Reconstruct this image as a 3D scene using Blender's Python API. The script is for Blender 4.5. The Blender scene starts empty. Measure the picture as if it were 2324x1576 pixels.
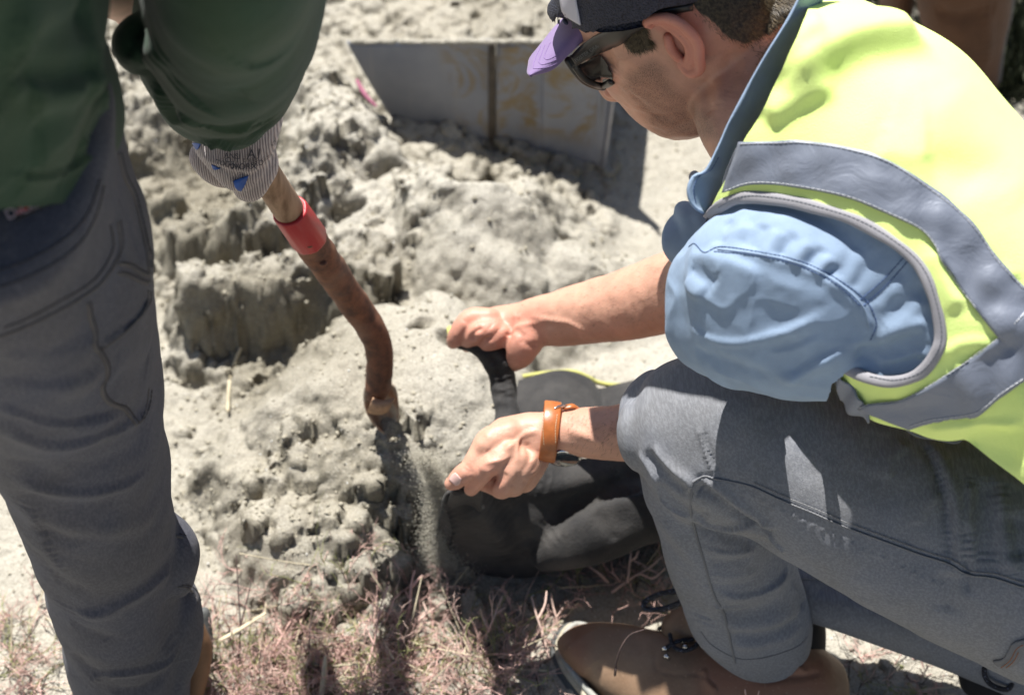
import bpy, bmesh, math, random
import numpy as np
from mathutils import Vector, Matrix
from mathutils.bvhtree import BVHTree

random.seed(7); RNG = np.random.default_rng(11)
SC = bpy.context.scene
COL = SC.collection

# ------------------------------------------------------------------ camera, sky, sun
CAM_H, PITCH, LENS = 1.82, math.radians(45), 63.0
cam_d = bpy.data.cameras.new('camera'); cam = bpy.data.objects.new('camera', cam_d)
COL.objects.link(cam); SC.camera = cam
cam.location = (0, 0, CAM_H); cam.rotation_euler = (math.pi/2 - PITCH, 0, 0)
cam_d.lens = LENS; cam_d.sensor_width = 36; cam_d.clip_start = .05; cam_d.clip_end = 600
cam_d.dof.use_dof = True; cam_d.dof.focus_distance = 1.80; cam_d.dof.aperture_fstop = 4.6
w = bpy.data.worlds.new('World'); SC.world = w; w.use_nodes = True
nt = w.node_tree; bg = nt.nodes['Background']
sky = nt.nodes.new('ShaderNodeTexSky'); sky.sky_type = 'NISHITA'; sky.sun_disc = False
SUN_EL, SUN_AZ = math.radians(67), math.radians(-27)     # azimuth from +y, negative = to the left
sky.sun_elevation = SUN_EL; sky.sun_rotation = SUN_AZ
sky.altitude = 20; sky.air_density = 1.0; sky.dust_density = 1.0
nt.links.new(sky.outputs[0], bg.inputs[0]); bg.inputs[1].default_value = .05
sun_v = Vector((math.sin(SUN_AZ)*math.cos(SUN_EL), math.cos(SUN_AZ)*math.cos(SUN_EL), math.sin(SUN_EL)))
sl = bpy.data.lights.new('sun', 'SUN'); sl.energy = 5.0; sl.angle = math.radians(.55); sl.color = (1, .975, .93)
so = bpy.data.objects.new('sun', sl); COL.objects.link(so); so.rotation_euler = sun_v.to_track_quat('Z', 'Y').to_euler()
so.location = sun_v*8
SC.view_settings.view_transform = 'Standard'; SC.view_settings.look = 'None'
SC.view_settings.exposure = .92; SC.view_settings.gamma = 1.0
SC.view_settings.use_curve_mapping = False
SC.render.resolution_x = 1024; SC.render.resolution_y = 694
SC.render.engine = 'CYCLES'

# ------------------------------------------------------------------ measuring: photo sample (u,v) + distance -> world point
FPX = 1024*LENS/36.0; SU = 1024/2323.0
C0 = np.array([0, 0, CAM_H]); FW = np.array([0, math.cos(PITCH), -math.sin(PITCH)])
UP = np.array([0, math.sin(PITCH), math.cos(PITCH)]); RT = np.array([1., 0, 0])
def ray(u, v): return FW + ((u*SU-512)/FPX)*RT + ((347-v*SU)/FPX)*UP
def P(u, v, d): return C0 + d*ray(u, v)
def G(u, v, z=0.0):
    r = ray(u, v); return C0 + r*((z-CAM_H)/r[2])
def UVp(V):
    q = np.asarray(V)-C0; d = q@FW
    return np.stack([(512+FPX*(q@RT)/d)/SU, (347-FPX*(q@UP)/d)/SU, d], -1)

# ------------------------------------------------------------------ noise
def _hash(ix, iy, iz, s):
    h = (ix*374761393 + iy*668265263 + iz*1274126177 + s*974634777) & 0xFFFFFFFF
    h = ((h ^ (h >> 13))*1274126177) & 0xFFFFFFFF
    h = ((h ^ (h >> 16))*2246822519) & 0xFFFFFFFF
    return ((h ^ (h >> 15)) & 0xFFFFFF)/float(0xFFFFFF)*2-1
def noise(p, s=0):
    p = np.asarray(p, float); i = np.floor(p).astype(np.int64); f = p-i; f = f*f*f*(f*(f*6-15)+10)
    o = 0
    for dx in (0, 1):
        wx = f[..., 0] if dx else 1-f[..., 0]
        for dy in (0, 1):
            wy = f[..., 1] if dy else 1-f[..., 1]
            for dz in (0, 1):
                wz = f[..., 2] if dz else 1-f[..., 2]
                o = o + wx*wy*wz*_hash(i[..., 0]+dx, i[..., 1]+dy, i[..., 2]+dz, s)
    return o
def fbm(p, octv=4, s=0, gain=.5):
    a, o = 1., 0
    for k in range(octv):
        o = o + a*noise(np.asarray(p)*(2.03**k)+k*17.3, s+k); a *= gain
    return o

# ------------------------------------------------------------------ surface builders
def catmull(A, per):
    A = np.asarray(A, float); n = len(A)
    Q = np.vstack([2*A[0]-A[1], A, 2*A[-1]-A[-2]]); out = []
    for i in range(n-1):
        p0, p1, p2, p3 = Q[i], Q[i+1], Q[i+2], Q[i+3]
        for k in range(per):
            t = k/per
            out.append(.5*((2*p1)+(-p0+p2)*t+(2*p0-5*p1+4*p2-p3)*t*t+(-p0+3*p1-3*p2+p3)*t**3))
    out.append(A[-1]); return np.array(out)
def rings_to_mesh(R):
    m, n = R.shape[:2]; V = R.reshape(-1, 3); F = []
    for i in range(m-1):
        for j in range(n):
            k = (j+1) % n
            F.append((i*n+j, i*n+k, (i+1)*n+k, (i+1)*n+j))
    F.append(tuple(range(n-1, -1, -1))); F.append(tuple((m-1)*n+j for j in range(n)))
    return V, F
def nrm(a):
    a = np.asarray(a, float); return a/(np.linalg.norm(a, axis=-1, keepdims=True)+1e-12)
def loft(secs, n=40, per=7, e=2.0, cap=(.6, .6)):
    """secs: (u1,v1,d1, u2,v2,d2, half thickness)"""
    A = np.array([np.r_[P(*s[0:3]), P(*s[3:6]), s[6]] for s in secs]); A = catmull(A, per)
    L, Rr, th = A[:, :3], A[:, 3:6], A[:, 6]
    c = (L+Rr)/2; a = (Rr-L)/2; T = nrm(np.gradient(c, axis=0)); b = nrm(np.cross(T, a))
    a2 = a
    th_ = np.linspace(0, 2*np.pi, n, endpoint=False)
    cs, sn = np.cos(th_), np.sin(th_)
    cs = np.sign(cs)*np.abs(cs)**(2/e); sn = np.sign(sn)*np.abs(sn)**(2/e)
    R = c[:, None]+a2[:, None]*cs[None, :, None]+(b*th[:, None])[:, None]*sn[None, :, None]
    def capr(i, sgn, f):
        out = []
        r = min(np.linalg.norm(a2[i]), th[i])*f
        for ph in (25, 48, 68, 83):
            q = math.radians(ph)
            out.append(c[i]+sgn*T[i]*r*math.sin(q)+(R[i]-c[i])*math.cos(q))
        return out
    if cap[0] > 0: R = np.concatenate([np.array(capr(0, -1, cap[0])[::-1]), R])
    if cap[1] > 0:
        R = np.concatenate([R, np.array(capr(-1, 1, cap[1]))])
    return rings_to_mesh(R)
def tube3(pts, rad, n=14, per=4, cap=True, flat=1.0):
    A = catmull(np.c_[np.asarray(pts, float), np.asarray(rad, float)], per) if per > 1 else np.c_[np.asarray(pts, float), rad]
    c, r = A[:, :3], A[:, 3]; T = nrm(np.gradient(c, axis=0))
    u = nrm(np.cross(T[0], [.31, .2, .93])); U = []
    for i in range(len(c)):
        u = nrm(u-T[i]*np.dot(u, T[i])); U.append(u)
    U = np.array(U); Wv = np.cross(T, U)
    t = np.linspace(0, 2*np.pi, n, endpoint=False)
    off = U[:, None]*np.cos(t)[None, :, None]+Wv[:, None]*np.sin(t)[None, :, None]*flat
    R = c[:, None]+off*r[:, None, None]
    if cap:
        def cp(i, s): return [c[i]+s*T[i]*r[i]*math.sin(q)+off[i]*r[i]*math.cos(q) for q in (math.radians(30), math.radians(58), math.radians(80))]
        R = np.concatenate([np.array(cp(0, -1)[::-1]), R, np.array(cp(-1, 1))])
    return rings_to_mesh(R)
def tube(pts, n=20, per=5, flat=1.0):
    return tube3([P(*p[:3]) for p in pts], [p[3] for p in pts], n, per, True, flat)
def ball(c, r, n=16, m=10, rot=None):
    r = np.ones(3)*np.asarray(r, float); R = []
    for i in range(m+1):
        ph = math.pi*(i+.02)/(m+.04)
        R.append([[math.sin(ph)*math.cos(t), math.sin(ph)*math.sin(t), math.cos(ph)] for t in np.linspace(0, 2*math.pi, n, endpoint=False)])
    R = np.array(R)*r
    if rot is not None: R = R@np.asarray(rot).T
    return rings_to_mesh(R+np.asarray(c, float))
def box(c, h, rot=None):
    V = np.array([[x, y, z] for x in (-1, 1) for y in (-1, 1) for z in (-1, 1)], float)*np.asarray(h, float)
    if rot is not None: V = V@np.asarray(rot).T
    return V+np.asarray(c, float), [(0, 1, 3, 2), (4, 6, 7, 5), (0, 4, 5, 1), (2, 3, 7, 6), (0, 2, 6, 4), (1, 5, 7, 3)]
def join(parts):
    V, F, o = [], [], 0
    for v, f in parts:
        V.append(np.asarray(v)); F += [tuple(i+o for i in q) for q in f]; o += len(v)
    return np.vstack(V), F

def mesh_from(name, V, F):
    me = bpy.data.meshes.new(name); V = np.asarray(V)
    if isinstance(F, np.ndarray) and F.ndim == 2:
        k = F.shape[1]; me.vertices.add(len(V)); me.vertices.foreach_set('co', V.astype(np.float32).ravel())
        me.loops.add(F.size); me.loops.foreach_set('vertex_index', F.astype(np.int32).ravel())
        me.polygons.add(len(F)); me.polygons.foreach_set('loop_start', np.arange(0, F.size, k, dtype=np.int32))
        me.update(calc_edges=True); me.validate()
    else:
        me.from_pydata([tuple(x) for x in V], [], F); me.update()
    me.polygons.foreach_set('use_smooth', [True]*len(me.polygons)); return me
def get_np(me):
    V = np.empty(len(me.vertices)*3, np.float32); me.vertices.foreach_get('co', V); V = V.reshape(-1, 3).astype(float)
    L = np.empty(len(me.loops), np.int32); me.loops.foreach_get('vertex_index', L)
    tot = np.empty(len(me.polygons), np.int32); me.polygons.foreach_get('loop_total', tot)
    return V, L, tot
def vnorm(V, F):
    d1 = V[F[:, 2]]-V[F[:, 0]]; d2 = V[F[:, -1]]-V[F[:, 1]]; n = np.cross(d1, d2); N = np.zeros_like(V)
    for k in range(F.shape[1]):
        for a in range(3): N[:, a] += np.bincount(F[:, k], n[:, a], len(V))
    return nrm(N)
def lap(V, F, it, lam=.6):
    E = np.vstack([F[:, [i, (i+1) % F.shape[1]]] for i in range(F.shape[1])]); E = np.vstack([E, E[:, ::-1]])
    cnt = np.maximum(np.bincount(E[:, 0], minlength=len(V)), 1)[:, None]
    for _ in range(it):
        S = np.stack([np.bincount(E[:, 0], V[E[:, 1], a], len(V)) for a in range(3)], -1)/cnt
        V = V+lam*(S-V)
    return V
def remesh(parts, voxel, smooth=4, lam=.6):
    V, F = join(parts)
    me = mesh_from('tmp', V, F); bm = bmesh.new(); bm.from_mesh(me); bmesh.ops.recalc_face_normals(bm, faces=bm.faces); bm.to_mesh(me); bm.free()
    ob = bpy.data.objects.new('tmp', me); COL.objects.link(ob)
    md = ob.modifiers.new('r', 'REMESH'); md.mode = 'VOXEL'; md.voxel_size = voxel; md.adaptivity = 0
    dg = bpy.context.evaluated_depsgraph_get(); m2 = bpy.data.meshes.new_from_object(ob.evaluated_get(dg))
    bpy.data.objects.remove(ob); bpy.data.meshes.remove(me)
    V, L, tot = get_np(m2); bpy.data.meshes.remove(m2)
    F = L.reshape(-1, 4)
    return lap(V, F, smooth, lam), F
def bvh(V, F): return BVHTree.FromPolygons([tuple(x) for x in V], [tuple(int(i) for i in f) for f in F])
def hit(tree, u, v, off=0.0, d0=None):
    r = nrm(ray(u, v)); h = tree.ray_cast(Vector(C0), Vector(r))
    if h[0] is None:
        return None, None
    n = np.array(h[1]);
    if np.dot(n, r) > 0: n = -n
    return np.array(h[0])+n*off, n
def densify(poly, step):
    p = catmull(poly, 6) if len(poly) > 2 else np.array(poly, float); out = [p[0]]
    for a, b in zip(p[:-1], p[1:]):
        k = max(1, int(np.linalg.norm(b-a)/step))
        for i in range(1, k+1): out.append(a+(b-a)*i/k)
    return np.array(out)
def project_line(tree, poly, step=8, off=0.0):
    pts, ns = [], []
    for u, v in densify(poly, step):
        p, n = hit(tree, u, v, off)
        if p is not None: pts.append(p); ns.append(n)
    return np.array(pts), np.array(ns)
def sculpt(V, F, strokes, tree=None):
    """strokes: (kind, [(u,v)...], width, amount); kinds c crease, r ridge, f one-sided fold"""
    if tree is None: tree = bvh(V, F)
    N = vnorm(V, F); D = np.zeros(len(V))
    for kind, poly, wd, amt in strokes:
        pts, ns = project_line(tree, poly, 9)
        if len(pts) < 2: continue
        lo, hi = pts.min(0)-3*wd, pts.max(0)+3*wd
        idx = np.where(np.all((V > lo) & (V < hi), 1))[0]
        if not len(idx): continue
        X = V[idx]; d2 = np.full(len(idx), 1e9); best = np.zeros(len(idx), int)
        for i, p in enumerate(pts):
            q = ((X-p)**2).sum(1); m = q < d2; d2[m] = q[m]; best[m] = i
        T = nrm(np.gradient(pts, axis=0)); side = np.cross(T, ns)
        s = ((X-pts[best])*side[best]).sum(1); x = np.sqrt(d2)
        t = best/(len(pts)-1); tp = np.clip(np.minimum(t, 1-t)*5, .0, 1); tp = tp*tp*(3-2*tp)
        fac = np.clip((N[idx]*ns[best]).sum(1)*2+.2, 0, 1)
        if kind == 'c': g = -np.exp(-(x/wd)**2)
        elif kind == 'r': g = np.exp(-(x/wd)**2)
        else:
            ww = np.where(s > 0, wd, wd*.28); g = np.exp(-(x/ww)**2)
        D[idx] += amt*g*tp*fac
    return V+N*D[:, None]
def disp(V, F, fn):
    N = vnorm(V, F); return V+N*fn(V)[:, None]
def inpoly(X, Y, poly):
    poly = np.asarray(poly, float); c = np.zeros(X.shape, bool); j = len(poly)-1
    for i in range(len(poly)):
        xi, yi = poly[i]; xj, yj = poly[j]
        if yi != yj: c ^= ((yi > Y) != (yj > Y)) & (X < (xj-xi)*(Y-yi)/(yj-yi)+xi)
        j = i
    return c
def sdpoly(X, Y, poly):
    poly = np.asarray(poly, float); d = np.full(X.shape, 1e9); n = len(poly)
    for i in range(n):
        a, b = poly[i], poly[(i+1) % n]; e = b-a; L = (e*e).sum()
        t = np.clip(((X-a[0])*e[0]+(Y-a[1])*e[1])/L, 0, 1)
        d = np.minimum(d, np.hypot(X-a[0]-t*e[0], Y-a[1]-t*e[1]))
    return np.where(inpoly(X, Y, poly), d, -d)
def cut_front(V, F, poly, both=False):
    N = vnorm(V, F); uv = UVp(V); view = nrm(V-C0); front = (N*view).sum(1) < (9 if both else .15)
    ins = inpoly(uv[:, 0], uv[:, 1], poly) & front
    keep = ~ins[F].all(1); F = F[keep]
    used = np.unique(F); mp = -np.ones(len(V), int); mp[used] = np.arange(len(used)); V, F = V[used].copy(), mp[F]
    E = np.vstack([F[:, [i, (i+1) % 4]] for i in range(4)]); Es = np.sort(E, 1); key = Es[:, 0]*(len(V)+1)+Es[:, 1]
    _, inv, cnt = np.unique(key, return_inverse=True, return_counts=True); B = E[cnt[inv.ravel()] == 1]
    B = np.vstack([B, B[:, ::-1]]); deg = np.bincount(B[:, 0], minlength=len(V)); m = deg == 2
    for _ in range(14):
        A = np.stack([np.bincount(B[:, 0], V[B[:, 1], a], len(V)) for a in range(3)], -1)/np.maximum(deg, 1)[:, None]; V[m] = .45*V[m]+.55*A[m]
    return V, F
def sheet(R, thick):
    """grid R (m,n,3) -> closed sheet with thickness away from the viewer"""
    m, n = R.shape[:2]; N = np.cross(np.gradient(R, axis=0), np.gradient(R, axis=1)); N = nrm(N)
    sgn = np.sign((N*(R-C0)).sum(-1).mean()); N = N*sgn
    A = R.reshape(-1, 3); B = (R+N*thick).reshape(-1, 3); V = np.vstack([A, B]); o = m*n; F = []
    for i in range(m-1):
        for j in range(n-1):
            a, b, c, d = i*n+j, i*n+j+1, (i+1)*n+j+1, (i+1)*n+j
            F.append((a, b, c, d)); F.append((o+d, o+c, o+b, o+a))
    bd = [j for j in range(n)]+[i*n+n-1 for i in range(1, m)]+[(m-1)*n+j for j in range(n-2, -1, -1)]+[i*n for i in range(m-2, 0, -1)]
    for a, b in zip(bd, bd[1:]+bd[:1]): F.append((b, a, o+a, o+b))
    return V, F
def patch(tree, A, B, m=30, n=10, off=.0022, thick=.002, lift=None):
    """sheet lying on a surface between two traced borders"""
    def rs(poly, k):
        p = catmull(poly, 8) if len(poly) > 2 else np.array(poly, float)
        s = np.r_[0, np.cumsum(np.linalg.norm(np.diff(p, axis=0), axis=1))]; t = np.linspace(0, s[-1], k)
        return np.stack([np.interp(t, s, p[:, 0]), np.interp(t, s, p[:, 1])], -1)
    a, b = rs(A, m), rs(B, m); R = np.full((m, n, 3), np.nan)
    for i in range(m):
        for j in range(n):
            q = a[i]+(b[i]-a[i])*j/(n-1); o = off if lift is None else off+lift(i/(m-1), j/(n-1))
            p, nn = hit(tree, q[0], q[1], o)
            if p is not None: R[i, j] = p
    dmean = np.nanmean(UVp(R.reshape(-1, 3))[:, 2])
    for i in range(m):
        for j in range(n):
            if np.isnan(R[i, j, 0]):
                q = a[i]+(b[i]-a[i])*j/(n-1); dd = (R-0)[~np.isnan(R[..., 0])]
                uvd = UVp(dd); k = np.argmin((uvd[:, 0]-q[0])**2+(uvd[:, 1]-q[1])**2); R[i, j] = P(q[0], q[1], uvd[k, 2])
    for _ in range(2):
        R[1:-1, 1:-1] = .5*R[1:-1, 1:-1]+.125*(R[:-2, 1:-1]+R[2:, 1:-1]+R[1:-1, :-2]+R[1:-1, 2:])
    return sheet(R, thick)
def line_tube(tree, poly, r, off=0., step=7, n=8, flat=1.):
    p, _ = project_line(tree, poly, step, off)
    for _ in range(2): p[1:-1] = .5*p[1:-1]+.25*(p[:-2]+p[2:])
    return tube3(p, [r]*len(p), n, 1, True, flat)
def dashes(tree, poly, r=.0005, on=.0026, gap=.0016, off=.0006, n=5):
    p, _ = project_line(tree, poly, 2.0, off); s = np.r_[0, np.cumsum(np.linalg.norm(np.diff(p, axis=0), axis=1))]
    out, t = [], 0
    while t+on < s[-1]:
        a = [np.interp(t, s, p[:, k]) for k in range(3)]; b = [np.interp(t+on, s, p[:, k]) for k in range(3)]
        out.append(tube3([a, (np.array(a)+b)/2, b], [r]*3, n, 1, True)); t += on+gap
    return join(out) if out else None

# ------------------------------------------------------------------ objects
def thing(name, label, cat, loc, group=None):
    o = bpy.data.objects.new(name, None); COL.objects.link(o); o.location = tuple(loc)
    o['label'] = label; o['category'] = cat; o.empty_display_size = .1
    if group: o['group'] = group
    return o
def root_loc(o):
    l = Vector((0, 0, 0))
    while o: l += o.location; o = o.parent
    return l
def obj(name, VF, mat, parent=None, label=None, kind=None, smooth=True, mats=None):
    V, F = VF; base = np.array(root_loc(parent)) if parent else np.zeros(3)
    me = mesh_from(name, np.asarray(V)-base, F); me.materials.append(mat)
    if not smooth: me.polygons.foreach_set('use_smooth', [False]*len(me.polygons))
    o = bpy.data.objects.new(name, me); COL.objects.link(o); o.parent = parent
    if label: o['label'] = label
    if kind: o['kind'] = kind
    return o
def tagtop(o, label, cat, group=None):
    o['label'] = label; o['category'] = cat
    if group: o['group'] = group
    return o
def attr(o, name, vals):
    a = o.data.attributes.new(name, 'FLOAT', 'POINT'); a.data.foreach_set('value', np.asarray(vals, np.float32))

# ------------------------------------------------------------------ materials
class NT:
    def __init__(s, name):
        s.m = bpy.data.materials.new(name); s.m.use_nodes = True; s.t = s.m.node_tree; s.b = s.t.nodes['Principled BSDF']
        s.tc = s.t.nodes.new('ShaderNodeTexCoord'); s.co = s.tc.outputs['Object']; s.h = None
    def n(s, ty, **k):
        x = s.t.nodes.new(ty)
        for a, b in k.items(): setattr(x, a, b)
        return x
    def l(s, a, b): s.t.links.new(a, b)
    def map(s, scale=(1, 1, 1), rot=(0, 0, 0)):
        x = s.n('ShaderNodeMapping'); x.inputs['Scale'].default_value = scale; x.inputs['Rotation'].default_value = rot; s.l(s.co, x.inputs[0]); return x.outputs[0]
    def noise(s, scale, detail=4, rough=.6, vec=None, dist=0):
        x = s.n('ShaderNodeTexNoise'); x.inputs['Scale'].default_value = scale; x.inputs['Detail'].default_value = detail
        x.inputs['Roughness'].default_value = rough; x.inputs['Distortion'].default_value = dist; s.l(vec or s.co, x.inputs['Vector']); return x.outputs[0]
    def vor(s, scale, vec=None, feat='F1'):
        x = s.n('ShaderNodeTexVoronoi'); x.feature = feat; x.inputs['Scale'].default_value = scale; s.l(vec or s.co, x.inputs['Vector']); return x.outputs['Distance']
    def wave(s, scale, vec=None, dist=0, dscale=1, axis='X'):
        x = s.n('ShaderNodeTexWave'); x.bands_direction = axis; x.inputs['Scale'].default_value = scale; x.inputs['Distortion'].default_value = dist; x.inputs['Detail Scale'].default_value = dscale
        s.l(vec or s.co, x.inputs['Vector']); return x.outputs['Fac']
    def ramp(s, fac, stops):
        x = s.n('ShaderNodeValToRGB'); e = x.color_ramp.elements
        while len(e) < len(stops): e.new(.5)
        for q, (p, c) in zip(e, stops):
            q.position = p; q.color = (c, c, c, 1) if not hasattr(c, '__len__') else (*c, 1)
        s.l(fac, x.inputs[0]); return x.outputs[0]
    def mix(s, fac, a, b, mode='MIX'):
        x = s.n('ShaderNodeMix'); x.data_type = 'RGBA'; x.blend_type = mode
        for i, val in ((0, fac), (6, a), (7, b)):
            if hasattr(val, 'is_linked'): s.l(val, x.inputs[i])
            elif i == 0: x.inputs[0].default_value = val
            else: x.inputs[i].default_value = (*val, 1)
        return x.outputs[2]
    def attr(s, name):
        x = s.n('ShaderNodeAttribute'); x.attribute_name = name; return x.outputs['Fac']
    def math(s, op, a, b=0.0):
        x = s.n('ShaderNodeMath'); x.operation = op
        for i, val in ((0, a), (1, b)):
            if hasattr(val, 'is_linked'): s.l(val, x.inputs[i])
            else: x.inputs[i].default_value = val
        return x.outputs[0]
    def bump(s, fac, dist, strength=1.0):
        x = s.n('ShaderNodeBump'); x.inputs['Distance'].default_value = dist; x.inputs['Strength'].default_value = strength; s.l(fac, x.inputs['Height'])
        if s.h: s.l(s.h, x.inputs['Normal'])
        s.h = x.outputs[0]; s.l(s.h, s.b.inputs['Normal'])
    def set(s, **k):
        for a, val in k.items():
            i = s.b.inputs[a.replace('_', ' ')]
            if hasattr(val, 'is_linked'): s.l(val, i)
            else: i.default_value = val if not hasattr(val, '__len__') else (*val, 1)[:len(i.default_value)]
        return s
def cloth(name, col, var=.25, weave=1400, wb=.0004, rough=.85, streak=None, sheen=.15, lowscale=14, tint=None):
    m = NT(name); c2 = tuple(x*(1-var) for x in col); c3 = tuple(min(1, x*(1+var)) for x in col)
    f = m.ramp(m.noise(lowscale, 4), [(.3, 0.), (.7, 1.)]); base = m.mix(f, c2, c3)
    if tint: base = m.mix(m.ramp(m.noise(7, 3), [(.4, 0.), (.75, 1.)]), base, tint)
    fine = m.noise(weave*.6, 2, .7); base = m.mix(m.math('MULTIPLY', fine, .16), base, tuple(x*.6 for x in col))
    if streak:
        st = m.noise(1, 3, .6, m.map(streak)); base = m.mix(m.ramp(st, [(.42, 0.), (.62, .3)]), base, tuple(min(1, x*1.75+.02) for x in col))
        m.bump(st, .0004, .6)
    m.bump(m.noise(42, 4, .55), .0016, .5); m.bump(m.noise(weave, 2), wb, .8)
    m.set(Base_Color=base, Roughness=rough, Sheen_Weight=sheen*.35, Specular_IOR_Level=.25); return m.m
def plain(name, col, rough=.5, metal=0, var=.15, scale=40, bump=.0003, spec=.5, **k):
    m = NT(name); f = m.noise(scale, 5, .65)
    m.set(Base_Color=m.mix(m.ramp(f, [(.3, 0.), (.7, 1.)]), tuple(x*(1-var) for x in col), tuple(min(1, x*(1+var)) for x in col)), Roughness=rough, Metallic=metal, Specular_IOR_Level=spec, **k)
    m.bump(f, bump, .7); return m.m

# ================================================================== GROUND
def ground_mat():
    m = NT('sand'); n1 = m.noise(3.2, 5); n2 = m.noise(26, 6, .7); n3 = m.noise(420, 2)
    base = m.mix(m.ramp(n1, [(.35, 0.), (.65, 1.)]), (.385, .352, .285), (.455, .426, .362))
    base = m.mix(m.ramp(n2, [(.45, 0.), (.72, .42)]), base, (.25, .23, .185))
    base = m.mix(m.math('MULTIPLY', m.attr('damp_shade'), .75), base, (.17, .15, .105))
    base = m.mix(m.ramp(n3, [(.35, .5), (.5, 0.)]), base, (.13, .12, .10))
    base = m.mix(m.ramp(n3, [(.62, 0.), (.72, .6)]), base, (.62, .6, .54))
    m.bump(m.noise(60, 6, .72), .0048, .85); m.bump(m.noise(190, 3, .7), .0016, .7); m.bump(m.noise(600, 2, .6), .0012, .9)
    m.set(Base_Color=base, Roughness=.93, Specular_IOR_Level=.2); return m.m
M_SAND = ground_mat()
X0, X1, Y0, Y1, GS = -1.35, 1.35, .86, 3.25, .0034
gx = np.arange(X0, X1+GS/2, GS); gy = np.arange(Y0, Y1+GS/2, GS); GX, GY = np.meshgrid(gx, gy, indexing='ij')
def sm(x): x = np.clip(x, 0, 1); return x*x*(3-2*x)
PW = np.stack([GX, GY, GX*0], -1)
W1 = fbm(PW*12, 3, 5)*.020; W2 = fbm(PW*12+9, 3, 8)*.020
W3 = fbm(PW*55, 2, 15)*.005
WX, WY = GX+W1, GY+W2
H = np.zeros_like(GX)
def poly_w(pts, z): return [G(u, v, z)[:2] for u, v in pts]
def plateau(pts, h, edge, z=None, add=True, warp=True):
    """raised block: pts traced round its top"""
    global H
    q = poly_w(pts, h if z is None else z); a, b = (WX, WY) if warp else (GX, GY)
    s = sm(sdpoly(a, b, q)/edge+.3); H = H+h*s if add else np.maximum(H, h*s)
    return s
def mound(u, v, z, rx, ry, p=1.0):
    global H
    c = G(u, v, z)[:2]; r = np.sqrt(((WX-c[0])/rx)**2+((WY-c[1])/ry)**2)
    H = np.maximum(H, z*np.clip(1-r, 0, 1)**p*(1.0)) if p == 1 else np.maximum(H, z*sm(1-r)**p)
def pit(u, v, dz, rx, ry):
    global H
    c = G(u, v, 0.03)[:2]; r = np.sqrt(((WX-c[0])/rx)**2+((WY-c[1])/ry)**2); H = H-dz*sm(1.25-r)
# broad relief
H += fbm(PW*1.6, 3, 2)*.02
far = sm((GY-1.75)/.9)*sm((.5-GX)/.5); H += far*.05
# heap that hides the foot of the metal sheet, running down to the right
plateau([(560, 130), (640, 150), (800, 215), (860, 275), (930, 310), (1050, 292), (1140, 305), (1250, 378), (1350, 447), (1455, 527), (1480, 600), (1300, 640), (1100, 640), (900, 620), (700, 560), (560, 420)], .10, .13, z=.12)
mound(1085, 395, .20, .26, .30, 1.1)
mound(700, 330, .17, .2, .22, 1.2)
# broken blocks on the left
plateau([(150, 60), (330, 90), (430, 260), (420, 330), (300, 345), (240, 380), (100, 380), (60, 100)], .08, .07)
plateau([(430, 60), (640, 150), (700, 260), (640, 330), (560, 345), (470, 330), (400, 180)], .045, .09)
plateau([(330, 400), (385, 395), (410, 440), (470, 430), (560, 465), (640, 500), (590, 545), (480, 540), (380, 535), (330, 480)], .075, .045)
plateau([(350, 600), (520, 560), (700, 540), (860, 600), (880, 700), (760, 690), (700, 715), (620, 730), (560, 705), (480, 660), (370, 680)], .11, .055)
plateau([(350, 700), (450, 690), (540, 740), (560, 800), (470, 830), (360, 820)], .02, .05)
plateau([(560, 60), (770, 80), (800, 130), (838, 200), (878, 255), (935, 296), (900, 340), (700, 350), (560, 200)], .06, .09, z=.15)
pit(655, 768, .13, .12, .042); pit(450, 520, .03, .16, .05); pit(400, 380, .05, .14, .06)
# smooth shovelled heap in front of the bag mouth
hc = G(940, 900, .1)[:2]
r = np.sqrt(((WX-hc[0])/.215)**2+((WY-hc[1])/.225)**2); hp = .185*np.clip(1-r**2.6, 0, 1)**.8
Hmask = np.clip(hp*12, 0, 1); H = np.maximum(H, hp)
# lower slope left of the bag with a steep edge on its right
q = poly_w([(500, 960), (760, 900), (900, 960), (930, 1040), (905, 1110), (930, 1190), (925, 1260), (860, 1300), (700, 1330), (560, 1260), (420, 1080)], .07)
s = sm(sdpoly(WX, WY, q)/.07+.3); H = np.maximum(H, s*.085+H*.4)
# eroded hollow in the cone
for (u, v, dz, rx, ry) in [(1090, 500, .075, .075, .055), (1120, 560, .05, .06, .05), (1060, 470, .03, .05, .04), (1180, 435, .03, .02, .014), (1285, 575, .03, .04, .02), (975, 920, .03, .018, .011), (1060, 955, .035, .03, .014), (690, 820, .02, .03, .016), (430, 815, .03, .05, .02), (800, 560, .03, .03, .02), (870, 490, .02, .02, .014), (910, 240, .03, .03, .03)]:
    pit(u, v, dz, rx, ry)
# rough / smooth areas
def spot(u, v, r, z=.05):
    c = G(u, v, z)[:2]; return np.exp(-(((GX-c[0])**2+(GY-c[1])**2)/r**2))
R_ = np.full_like(GX, .32)
for (u, v, r, a) in [(450, 450, .35, .7), (600, 300, .3, .75), (650, 650, .28, .85), (750, 1100, .16, .9), (850, 1200, .14, .6), (1100, 500, .1, .55), (900, 350, .22, .7), (500, 150, .4, .7), (400, 800, .2, .6), (1000, 60, .5, .7), (1250, 400, .14, .3), (1290, 570, .06, .5), (560, 850, .1, .5),
                     (550, 1010, .14, -.5), (1000, 760, .12, -.3), (950, 650, .16, -.2), (1150, 650, .15, -.35), (1560, 420, .3, -.4), (1600, 250, .3, -.4), (1350, 820, .3, -.4), (100, 1100, .2, -.3), (960, 860, .12, -.42), (1050, 380, .07, -.5), (1000, 700, .1, -.3), (500, 1180, .1, -.2)]:
    R_ += a*spot(u, v, r)
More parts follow.
